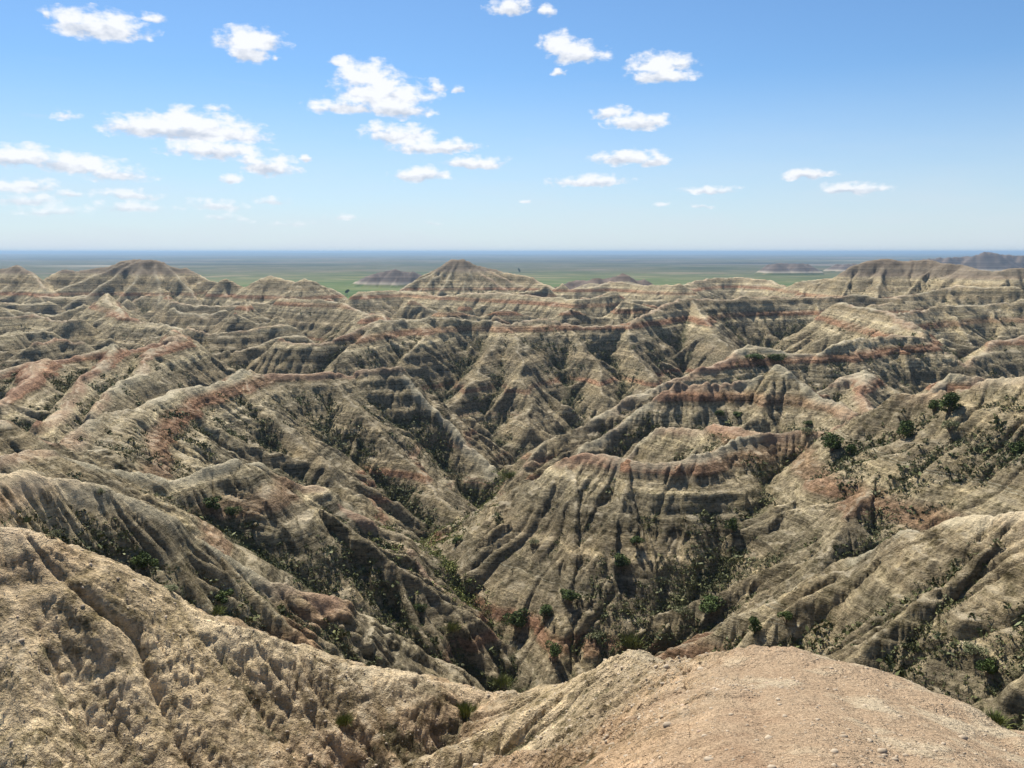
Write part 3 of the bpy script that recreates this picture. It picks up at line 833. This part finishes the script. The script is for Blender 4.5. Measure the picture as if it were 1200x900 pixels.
def plain_material():
    m, n = new_mat('prairie_grass_plain')
    pos = n.node('ShaderNodeNewGeometry').outputs['Position']
    st = n.v('MULTIPLY', pos, (1, 2.2, 1))
    a = n.noise(st, .0022, 5, .6)
    col = n.ramp(a, [(.34, (.045, .06, .02)), (.45, (.075, .095, .028)), (.50, (.17, .15, .08)), (.53, (.08, .095, .03)), (.60, (.10, .105, .045)), (.66, (.26, .20, .13))])
    f = n.noise(st, .012, 5, .65)
    col = n.mix(1.0, col, n.ramp(f, [(.3, (.7, .72, .7)), (.5, (1, 1, 1)), (.7, (1.25, 1.2, 1.1))]), 'MULTIPLY')
    sp = n.node('ShaderNodeSeparateXYZ', {0: pos})
    # greener meadow close to the hills, drier and redder flats beyond, dark tree lines far out
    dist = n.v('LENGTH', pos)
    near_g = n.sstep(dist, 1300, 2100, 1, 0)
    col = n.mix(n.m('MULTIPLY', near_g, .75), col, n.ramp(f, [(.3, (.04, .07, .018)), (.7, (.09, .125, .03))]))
    band = n.noise(n.v('MULTIPLY', pos, (.5, 2.0, 1)), .00035, 6, .65)
    col = n.mix(n.m('MULTIPLY', n.sstep(band, .50, .60), n.sstep(dist, 2200, 4000, 0, .75)), col, (.24, .185, .125, 1))
    trees = n.noise(n.v('MULTIPLY', pos, (.35, 1.6, 1)), .0011, 6, .7)
    col = n.mix(n.m('MULTIPLY', n.sstep(trees, .53, .57), n.sstep(dist, 2800, 5000, 0, .95)), col, (.018, .03, .02, 1))
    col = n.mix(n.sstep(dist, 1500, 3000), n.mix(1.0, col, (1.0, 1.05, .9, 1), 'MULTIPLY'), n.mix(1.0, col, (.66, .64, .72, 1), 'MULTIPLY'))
    # pale bare clay around the outlying mesas
    bare = n.sstep(sp.outputs[2], -57.5, -54.0)
    zb = n.m('ADD', sp.outputs[2], n.m('MULTIPLY', n.noise(pos, .01, 3, .5), 8.0))
    beds = n.noise(n.node('ShaderNodeCombineXYZ', {2: zb}).outputs[0], .22, 5, .7)
    clay = n.ramp(beds, [(.35, (.055, .043, .036)), (.5, (.11, .085, .068)), (.65, (.17, .13, .10))])
    apron = n.ramp(n.sstep(sp.outputs[2], -58.5, -50), [(0, (.33, .28, .21)), (1, (1, 1, 1))])
    clay = n.mix(n.sstep(sp.outputs[2], -55, -49), (.33, .28, .21, 1), clay)
    col = n.mix(n.m('MULTIPLY', bare, n.sstep(dist, 9000, 5000)), col, clay)
    finish(n, col, 1.0, None, .05)
    return m


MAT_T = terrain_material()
MAT_P = plain_material()


def grid_mesh(name, i0, i1, mat, flat_far=False):
    """rows i0..i1 of the polar height grid as a mesh, closed behind the camera"""
    nr = i1 - i0
    co = np.empty((nr * NT_, 3), np.float32)
    co[:, 0] = X[i0:i1].ravel(); co[:, 1] = Y[i0:i1].ravel(); co[:, 2] = H[i0:i1].ravel()
    ii, jj = np.meshgrid(np.arange(nr - 1), np.arange(NT_ - 1), indexing='ij')
    a = (ii * NT_ + jj).ravel(); b = a + 1; c = a + NT_ + 1; d = a + NT_
    q = np.stack([a, d, c, b], 1).astype(np.int32)
    me = bpy.data.meshes.new(name)
    me.vertices.add(len(co)); me.vertices.foreach_set('co', co.ravel())
    me.loops.add(q.size); me.loops.foreach_set('vertex_index', q.ravel())
    me.polygons.add(len(q)); me.polygons.foreach_set('loop_start', np.arange(0, q.size, 4, dtype=np.int32))
    me.polygons.foreach_set('use_smooth', np.ones(len(q), bool))
    me.update(calc_edges=True)
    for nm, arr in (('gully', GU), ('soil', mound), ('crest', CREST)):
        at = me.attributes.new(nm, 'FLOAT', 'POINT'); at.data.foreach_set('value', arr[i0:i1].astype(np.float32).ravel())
    me.materials.append(mat)
    o = bpy.data.objects.new(name, me); COL.objects.link(o); o['kind'] = 'structure'
    return o


IS = int(np.searchsorted(rr, 860))
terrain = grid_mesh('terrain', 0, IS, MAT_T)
plain = grid_mesh('plain', IS - 1, NR, MAT_P)
print('ground mesh', round(time.time() - T0, 1))


# ------------------------------------------------------------------ ground lookup
def ground(x, y):
    r = math.hypot(x, y); a = math.atan2(x, y)
    i = min(NR - 2, max(0, int(np.searchsorted(rr, r)) - 1)); j = min(NT_ - 2, max(0, int(np.searchsorted(th, a)) - 1))
    fr = (r - rr[i]) / (rr[i + 1] - rr[i]); fa = (a - th[j]) / (th[j + 1] - th[j])
    h = H[i:i + 2, j:j + 2]
    return float((h[0, 0] * (1 - fa) + h[0, 1] * fa) * (1 - fr) + (h[1, 0] * (1 - fa) + h[1, 1] * fa) * fr)


def first_hit(px, py):
    """where the sight line of a photo pixel meets the ground"""
    a = P(px, py, 1.0); az_ = math.atan2(a[0], a[1]); sl = a[2] / math.hypot(a[0], a[1])
    j = min(NT_ - 1, int(np.searchsorted(th, az_)))
    dlt = H[:, j] - sl * rr
    k = np.where((dlt > 0) & (rr > 4.5))[0]
    if len(k) == 0: return None
    r = rr[k[0]]
    return r * math.sin(az_), r * math.cos(az_), float(H[k[0], j])

# ------------------------------------------------------------------ plants
def leaf_cloud(r, centres, radii, n, size, flat=0.8, up=0.3):
    """many small leaf faces spread through a few uneven clumps"""
    V = []; Fc = []
    c = np.array(centres); k = r.randint(0, len(c), n)
    d = r.normal(size=(n, 3)); d /= np.linalg.norm(d, axis=1)[:, None]
    p = c[k] + d * (np.array(radii)[k] * r.uniform(0.35, 1.0, n) ** 0.5)[:, None] * np.array([1, 1, flat])
    p[:, 2] = np.maximum(p[:, 2], 0.02)
    a = r.normal(size=(n, 3)); a[:, 2] *= .6; a /= np.linalg.norm(a, axis=1)[:, None]
    b = np.cross(a, r.normal(size=(n, 3))); b /= np.linalg.norm(b, axis=1)[:, None]
    s = size * r.uniform(0.5, 1.3, n)
    a *= (s * 1.5)[:, None]; b *= (s * .6)[:, None]
    q = np.stack([p - a, p + b, p + a, p - b], 1).reshape(-1, 3)
    return q


def quads_obj(name, q, mat, parent=None):
    n = len(q) // 4
    me = bpy.data.meshes.new(name)
    me.vertices.add(len(q)); me.vertices.foreach_set('co', q.astype(np.float32).ravel())
    me.loops.add(len(q)); me.loops.foreach_set('vertex_index', np.arange(len(q), dtype=np.int32))
    me.polygons.add(n); me.polygons.foreach_set('loop_start', np.arange(0, len(q), 4, dtype=np.int32))
    me.update(calc_edges=True); me.materials.append(mat)
    o = bpy.data.objects.new(name, me); COL.objects.link(o)
    if parent: o.parent = parent
    return o


def leaf_material(name, dark, mid, light, scale=1.3):
    m, n = new_mat(name)
    gg = n.node('ShaderNodeNewGeometry')
    c = n.ramp(n.noise(gg.outputs['Position'], scale, 4, .6), [(.3, dark), (.5, mid), (.72, light)])
    hs = n.node('ShaderNodeHueSaturation', {'Value': n.lin(gg.outputs['Random Per Island'], 0, 1, .6, 1.4), 'Color': c}).outputs[0]
    b = n.node('ShaderNodeBsdfPrincipled', {'Base Color': hs, 'Roughness': .8, 'Specular IOR Level': .15})
    n.node('ShaderNodeOutputMaterial', {'Surface': b.outputs[0]})
    return m


M_JUN = leaf_material('juniper_foliage', (.032, .048, .014), (.065, .092, .025), (.12, .155, .042))
M_SAGE = leaf_material('grey_green_brush', (.08, .09, .04), (.14, .15, .075), (.24, .23, .12))
M_GRASS = leaf_material('canyon_grass', (.09, .11, .03), (.16, .175, .05), (.27, .25, .11))
M_SCRUB = leaf_material('dark_scrub', (.045, .052, .018), (.085, .092, .034), (.17, .165, .07), .25)
mw, nw = new_mat('weathered_bark')
finish(nw, nw.ramp(nw.noise(nw.node('ShaderNodeNewGeometry').outputs['Position'], 14, 4, .6), [(.3, (.09, .065, .045)), (.7, (.20, .16, .12))]), .9)


def stems(r, tips, rad):
    """tapered crooked stems from the root to each clump"""
    V = []; Fq = []
    for tip in tips:
        tip = np.array(tip); pts = [np.array([r.normal(0, .04), r.normal(0, .04), -.25])]
        for k in (1, 2, 3):
            pts.append(tip * k / 3 * np.array([1, 1, .95]) + r.normal(0, .05, 3) * (k < 3))
        base = len(V)
        for k, p in enumerate(pts):
            rr_ = rad * (1 - k * .27)
            for s_ in range(6):
                V.append((p[0] + rr_ * math.cos(s_ * math.pi / 3), p[1] + rr_ * math.sin(s_ * math.pi / 3), p[2]))
        for k in range(3):
            for s_ in range(6):
                a = base + k * 6 + s_; b = base + k * 6 + (s_ + 1) % 6
                Fq.append((a, b, b + 6, a + 6))
    me = bpy.data.meshes.new('stem'); me.from_pydata(V, [], Fq); me.materials.append(mw)
    return me


def make_shrub(seed, kind):
    """unit sized shrub, about 1 m tall and 1.3 m wide: (leaf quads, stem mesh)"""
    r = np.random.RandomState(seed)
    if kind == 'grass':
        n = 420
        root = r.normal(0, .22, (n, 3)); root[:, 2] = -0.05
        tip = root * 1.9 + r.normal(0, .10, (n, 3)); tip[:, 2] = r.uniform(.25, .8, n)
        side = r.normal(size=(n, 3)); side[:, 2] = 0; side *= .022 / np.linalg.norm(side, axis=1)[:, None]
        mid = (root + tip) / 2 + np.array([0, 0, .08])
        return np.stack([root, mid + side, tip, mid - side], 1).reshape(-1, 3), None
    k = 6 if kind == 'juniper' else 5
    cs = []; rs = []
    for i in range(k):
        a = i * 6.28 / k + r.uniform(-.5, .5); d = r.uniform(.12, .45)
        cs.append((d * math.cos(a), d * math.sin(a), r.uniform(.22, .68))); rs.append(r.uniform(.18, .34))
    cs.append((0, 0, .62)); rs.append(.28)
    q = leaf_cloud(r, cs, rs, 1500 if kind == 'juniper' else 900, .042 if kind == 'juniper' else .035)
    return q, stems(r, cs, .035)


VAR = {}
for kind in ('juniper', 'sage', 'grass'):
    VAR[kind] = [make_shrub(40 + 7 * i + len(kind), kind) for i in range(3)]
PROTO = {}


def plant(px, py, kind, width_px, name, label, cat, group, squash=1.0):
    """a plant rooted where the sight line of that place meets the ground"""
    h = first_hit(px, py)
    if h is None: return
    x, y, z = h
    w_m = width_px * math.hypot(x, y) / F_PX / 1.45
    v = len(PROTO) % 3
    root = bpy.data.objects.new(name, None); COL.objects.link(root)
    root.location = (x, y, z - .04 * w_m)
    root.rotation_euler = (0, 0, rng.uniform(0, 6.28))
    root.scale = (w_m, w_m * rng.uniform(.8, 1.0), w_m * squash * rng.uniform(.85, 1.1))
    root['label'] = label; root['category'] = cat
    if group: root['group'] = group
    key_ = (kind, v)
    m_ = {'juniper': M_JUN, 'sage': M_SAGE, 'grass': M_GRASS}[kind]
    if key_ not in PROTO:
        q, st = VAR[kind][v]
        f = quads_obj('foliage', q, m_, root)
        sobj = None
        if st is not None:
            sobj = bpy.data.objects.new('stem', st); COL.objects.link(sobj); sobj.parent = root
        PROTO[key_] = (f, sobj)
        PROTO[len(PROTO)] = 1
    else:
        for p_ in PROTO[key_]:
            if p_ is None: continue
            c = p_.copy(); COL.objects.link(c); c.parent = root
        PROTO[len(PROTO) + 100] = 1


J, G_, Sg = 'juniper', 'grass', 'sage'
SHRUBS = [
    (170, 668, J, 36, 'round green shrub casting shade below the shadowed cliff at left', 1.0),
    (62, 632, Sg, 22, 'small pale green bush in the shade of the cliff at far left', .7),
    (200, 693, Sg, 34, 'low spreading green bush just right of the round shrub below the cliff', .5),
    (262, 708, J, 34, 'dark bush in the notch behind the pale foreground slope', .7),
    (252, 718, G_, 26, 'bright green grass tuft against the edge of the pale foreground slope', .6),
    (250, 600, J, 34, 'dark shrub in the hollow under the curved pale ridge at left', .8),
    (272, 606, J, 24, 'second darker shrub right of the hollow under the curved pale ridge', .8),
    (118, 583, Sg, 16, 'tiny bush on the lip of the shadowed cliff at left', .8),
    (1112, 486, J, 40, 'largest dark green juniper on the crest of the big right ridge', .9),
    (1094, 482, J, 24, 'smaller juniper touching the left side of the largest crest juniper', .9),
    (1062, 512, J, 34, 'round juniper below the crest, left of the largest juniper at right', .9),
    (1113, 505, Sg, 28, 'grey green bush just under the largest crest juniper', .8),
    (975, 528, J, 46, 'wide dark juniper thicket under the middle of the big right ridge', .75),
    (997, 534, J, 26, 'dark shrub at the right end of the wide thicket under the big right ridge', .8),
    (945, 517, Sg, 26, 'olive bush left of the wide thicket under the big right ridge', .7),
    (948, 500, J, 18, 'small green bush on the saddle in front of the small pyramid at right', .6),
    (1194, 532, J, 30, 'green shrub cut by the right edge of the picture', .9),
    (885, 424, J, 34, 'green shrub below the pale dome right of centre', .5),
    (908, 424, J, 28, 'green shrub right of the one below the pale dome', .55),
    (843, 489, J, 22, 'low dark bush on the terrace above the pink crest at right', .5),
    (864, 489, J, 22, 'low green bush at the right end of the terrace above the pink crest', .5),
    (606, 738, J, 44, 'large dark bush in the basin behind the foreground saddle', .9),
    (640, 728, J, 36, 'dark bush right of the large one in the basin behind the saddle', .8),
    (668, 708, J, 34, 'dark bush high in the basin, below the fan of gullies', .8),
    (650, 770, J, 34, 'shaded bush deep in the basin close above the foreground rim', .9),
    (700, 752, Sg, 34, 'grey green bush beside the pale boulders in the basin', .8),
    (738, 760, G_, 30, 'yellow green tuft by the rim left of the reddish mound', .9),
    (884, 742, J, 28, 'upright dark bush just above the reddish mound', 1.1),
    (921, 732, J, 26, 'dark bush where the right spur meets the mound edge', 1.0),
    (832, 722, J, 50, 'broad dark juniper thicket above the reddish mound', .75),
    (802, 728, Sg, 34, 'olive bush at the left end of the broad thicket above the mound', .8),
    (1142, 770, Sg, 40, 'tan and green bush hanging in the deep gully at lower right', .6),
    (1158, 790, J, 34, 'dark shrub deep in the gully at lower right', 1.0),
    (1168, 846, G_, 30, 'yellowish tuft at the rim near the lower right corner', .6),
    (545, 838, G_, 30, 'dry green tuft on the foreground saddle', .9),
    (402, 850, G_, 26, 'thin grass tuft low on the pale foreground slope', 1.0),
    (588, 806, G_, 26, 'bright green tuft behind the lowest point of the foreground saddle', .8),
    (492, 720, J, 20, 'green bush in the lower canyon bottom between the two main slopes', .9),
    (486, 748, Sg, 18, 'small bush at the lowest visible end of the canyon bottom', .8),
    (535, 640, J, 20, 'green bush halfway up the canyon bottom', .7),
    (598, 560, G_, 24, 'bright green patch of brush at the bend of the canyon', .5),
    (728, 665, J, 34, 'dark bush in the gully fan on the face of the right hill', .9),
    (745, 640, J, 26, 'dark bush higher in the gully fan on the face of the right hill', .9),
    (858, 625, J, 24, 'dark shrub filling a steep alcove on the right hill face', 1.4),
    (625, 640, Sg, 20, 'small olive bush on the left shoulder of the right hill', .8),
    (530, 738, G_, 26, 'light green tuft on the brown slope right of the canyon bottom', .7),
]
for (px, py, kind, wpx, lab, sq) in SHRUBS:
    nm, ct = {'juniper': ('juniper_shrub', 'shrub'), 'sage': ('sage_bush', 'bush'), 'grass': ('grass_tuft', 'grass tuft')}[kind]
    gp = {'juniper': 'dark junipers on the badlands slopes', 'sage': 'grey green bushes on the badlands slopes', 'grass': 'grass tufts on the clay'}[kind]
    plant(px, py, kind, wpx, nm, lab, ct, gp, sq)


def small_tree(px, D, h, label):
    a = P(px, 450, D); x, y = a[0], D
    z = ground(x, y)
    r = np.random.RandomState(int(px))
    root = bpy.data.objects.new('plains_tree', None); COL.objects.link(root); root.location = (x, y, z)
    root['label'] = label; root['category'] = 'tree'; root['group'] = 'lone trees out on the plain'
    cs = [(r.uniform(-.2, .2) * h, r.uniform(-.2, .2) * h, h * r.uniform(.35, .85)) for _ in range(7)]
    quads_obj('crown', leaf_cloud(r, cs, [h * .22] * 7, 700, h * .05), M_JUN, root)
    st = bpy.data.objects.new('trunk', stems(r, [(0, 0, h * .7)], h * .04)); COL.objects.link(st); st.parent = root


small_tree(410, 1150, 9, 'lone dark tree on the green meadow left of the pyramid butte')
small_tree(628, 1250, 9, 'lone dark tree on the plain right of the pyramid butte')
small_tree(608, 2400, 12, 'tiny far tree on the plain behind the right foot of the pyramid butte')

# scattered low scrub and grass that nobody could count
def scatter():
    r = np.random.RandomState(11)
    n = 900000
    R_ = np.exp(r.uniform(math.log(24), math.log(620), n)); A_ = np.radians(r.uniform(-42, 42, n))
    i = np.searchsorted(rr, R_) - 1; j = np.searchsorted(th, A_) - 1
    h = H[i, j]; gu = GU[i, j]
    di = np.maximum(1, (1.2 / DR[i, j]).astype(int)); 
    i2 = np.minimum(i + di, NR - 1)
    slope_r = (H[i2, j] - h) / (rr[i2] - rr[i])            # rising away from the camera = facing north
    pn = vnoise(X[i, j] / 9, Y[i, j] / 9, 31) + .6 * vnoise(X[i, j] / 3, Y[i, j] / 3, 32)
    pr = gu * 1.2 + .50 * np.clip(slope_r, -.5, 1.2) + .75 * pn - .44
    pr = np.where(h < -50, pr + .45, pr)
    keep = (r.rand(n) < np.clip(pr, 0, 1) * np.clip(R_ / 70, .25, 1)) & (mound[i, j] < .1)
    # thickets on the cool slopes farther off
    n2 = 700000
    R2_ = np.exp(r.uniform(math.log(90), math.log(640), n2)); A2_ = np.radians(r.uniform(-40, 40, n2))
    i2 = np.searchsorted(rr, R2_) - 1; j2 = np.searchsorted(th, A2_) - 1
    k2 = np.minimum(i2 + np.maximum(1, (2.0 / DR[i2, j2]).astype(int)), NR - 1)
    sr = (H[k2, j2] - H[i2, j2]) / (rr[k2] - rr[i2])
    pn2 = vnoise(X[i2, j2] / 13, Y[i2, j2] / 13, 33) + .8 * vnoise(X[i2, j2] / 4.5, Y[i2, j2] / 4.5, 34)
    p2 = 1.5 * GU[i2, j2] + .75 * np.clip(sr, -.6, 1.2) + .9 * pn2 - .68
    keep2 = r.rand(n2) < np.clip(p2, 0, 1) * .55
    i = np.concatenate([i[keep], i2[keep2]]); j = np.concatenate([j[keep], j2[keep2]]); R_ = np.concatenate([R_[keep], R2_[keep2]])
    keep = np.ones(len(i), bool)
    i, j, R_ = i[keep], j[keep], R_[keep]
    x, y, z = X[i, j], Y[i, j], H[i, j]
    m = len(x)
    print('scrub clumps', m)
    size = np.exp(r.normal(-1.25, .5, m)) * np.clip(R_ / 90, .45, 3.2) ** .6
    size = np.minimum(size, 1.5)
    for nm, sel, mat, nq in (('scrub', r.rand(m) < .72, M_SCRUB, 11), ('grass', None, M_SAGE, 10)):
        if sel is None: sel = ~keep_s
        keep_s = sel
        xs, ys, zs, ss = x[sel], y[sel], z[sel], size[sel]
        k = len(xs)
        c = np.repeat(np.stack([xs, ys, zs], 1), nq, 0); s_ = np.repeat(ss, nq)
        d = r.normal(size=(k * nq, 3)); d /= np.linalg.norm(d, axis=1)[:, None]; d[:, 2] = np.abs(d[:, 2]) * .8
        p = c + d * (s_ * r.uniform(.2, .75, k * nq))[:, None]
        a = r.normal(size=(k * nq, 3)); a /= np.linalg.norm(a, axis=1)[:, None]
        b = np.cross(a, r.normal(size=(k * nq, 3))); b /= np.linalg.norm(b, axis=1)[:, None]
        a *= (s_ * .26)[:, None]; b *= (s_ * .13)[:, None]
        q = np.stack([p - a, p + b, p + a, p - b], 1).reshape(-1, 3)
        o = quads_obj(nm, q, mat); o['kind'] = 'stuff'


scatter()


def canyon_brush():
    r = np.random.RandomState(21)
    path = line((596, 556, 163), (585, 580, 148), (560, 612, 130), (540, 642, 118), (520, 680, 106), (500, 722, 96), (488, 770, 88))
    pts = []
    for i in range(len(path) - 1):
        for _ in range(300):
            t_ = r.rand(); p = path[i] + (path[i + 1] - path[i]) * t_
            # settle at the lowest ground around, where water runs
            x, y = p[0] + r.normal(0, 3.5), p[1] + r.normal(0, 3.5)
            for _k in range(6):
                o = [(ground(x + dx_, y + dy_), x + dx_, y + dy_) for dx_, dy_ in ((0, 0), (.8, 0), (-.8, 0), (0, .8), (0, -.8))]
                z, x, y = min(o)
            pts.append((x + r.normal(0, .5), y + r.normal(0, .5)))
    q = []
    for x, y in pts:
        z = ground(x, y); sz = r.uniform(.25, .8); k = 22
        d = r.normal(size=(k, 3)); d /= np.linalg.norm(d, axis=1)[:, None]; d[:, 2] = np.abs(d[:, 2]) * .8
        c = np.array([x, y, z]) + d * (sz * r.uniform(.2, 1, k))[:, None]
        a = r.normal(size=(k, 3)); a /= np.linalg.norm(a, axis=1)[:, None]
        b = np.cross(a, r.normal(size=(k, 3))); b /= np.linalg.norm(b, axis=1)[:, None]
        a *= sz * .22; b *= sz * .10
        q.append(np.stack([c - a, c + b, c + a, c - b], 1).reshape(-1, 3))
    o = quads_obj('canyon_brush', np.concatenate(q), M_GRASS); o['kind'] = 'stuff'


canyon_brush()

# loose clods and pebbles on the near clay
def clods():
    r = np.random.RandomState(5)
    n = 70000
    R_ = r.uniform(4.5, 30, n) ** 1.0; A_ = np.radians(r.uniform(-40, 40, n))
    i = np.searchsorted(rr, R_) - 1; j = np.searchsorted(th, A_) - 1
    pn = vnoise(X[i, j] / 1.4, Y[i, j] / 1.4, 41)
    keep = r.rand(n) < np.where(mound[i, j] > .5, .10 + .25 * (pn > .35), .45 + .4 * pn)
    i, j = i[keep], j[keep]
    x, y, z = X[i, j], Y[i, j], H[i, j]; m = len(x)
    s_ = np.exp(r.normal(-4.5, .5, m)); s_ = np.where(r.rand(m) < .012, r.uniform(.03, .075, m), np.minimum(s_, .045))
    ico = [(0, 0, 1), (.9, 0, .35), (.28, .85, .35), (-.72, .53, .35), (-.72, -.53, .35), (.28, -.85, .35), (.72, .53, -.4), (-.28, .85, -.4), (-.9, 0, -.4), (-.28, -.85, -.4), (.72, -.53, -.4)]
    fc = [(0, 1, 2), (0, 2, 3), (0, 3, 4), (0, 4, 5), (0, 5, 1), (1, 6, 2), (2, 6, 7), (2, 7, 3), (3, 7, 8), (3, 8, 4), (4, 8, 9), (4, 9, 5), (5, 9, 10), (5, 10, 1), (1, 10, 6)]
    V = np.array(ico)[None] * r.uniform(.65, 1.25, (m, 11, 1)) * s_[:, None, None] * np.array([1.2, 1, .75])
    an = r.uniform(0, 6.28, m); c, sn = np.cos(an)[:, None], np.sin(an)[:, None]
    vx = V[:, :, 0] * c - V[:, :, 1] * sn; vy = V[:, :, 0] * sn + V[:, :, 1] * c
    V = np.stack([vx + x[:, None], vy + y[:, None], V[:, :, 2] + z[:, None]], 2).reshape(-1, 3)
    Fq = (np.array(fc)[None] + (np.arange(m) * 11)[:, None, None]).reshape(-1)
    me = bpy.data.meshes.new('pebbles')
    me.vertices.add(len(V)); me.vertices.foreach_set('co', V.astype(np.float32).ravel())
    me.loops.add(len(Fq)); me.loops.foreach_set('vertex_index', Fq.astype(np.int32))
    me.polygons.add(len(Fq) // 3); me.polygons.foreach_set('loop_start', np.arange(0, len(Fq), 3, dtype=np.int32))
    me.update(calc_edges=True)
    mm, n_ = new_mat('clay_clods')
    pos = n_.node('ShaderNodeNewGeometry').outputs['Position']
    finish(n_, n_.ramp(n_.noise(pos, 1.1, 4, .6), [(.35, (.30, .24, .17)), (.6, (.44, .36, .26)), (.75, (.36, .24, .17))]), .95)
    me.materials.append(mm)
    o = bpy.data.objects.new('pebbles', me); COL.objects.link(o); o['kind'] = 'stuff'


clods()
print('plants', round(time.time() - T0, 1))


# ------------------------------------------------------------------ haze
def haze():
    me = bpy.data.meshes.new('haze')
    s, z0, z1 = 98000.0, -75.0, 16.0
    vs = [(x, y, z) for z in (z0, z1) for y in (-s, s) for x in (-s, s)]
    me.from_pydata(vs, [], [(0, 2, 3, 1), (4, 5, 7, 6), (0, 1, 5, 4), (2, 6, 7, 3), (0, 4, 6, 2), (1, 3, 7, 5)])
    m, n = new_mat('thin_blue_haze')
    v = n.node('ShaderNodeVolumePrincipled', {'Color': (.34, .50, .68, 1), 'Density': HAZE_DENSITY, 'Anisotropy': 0.2})
    n.node('ShaderNodeOutputMaterial', {'Volume': v.outputs[0]})
    me.materials.append(m)
    o = bpy.data.objects.new('haze', me); COL.objects.link(o); o['kind'] = 'stuff'


HAZE_DENSITY = 1.05e-4
haze()
print('script done', round(time.time() - T0, 1))
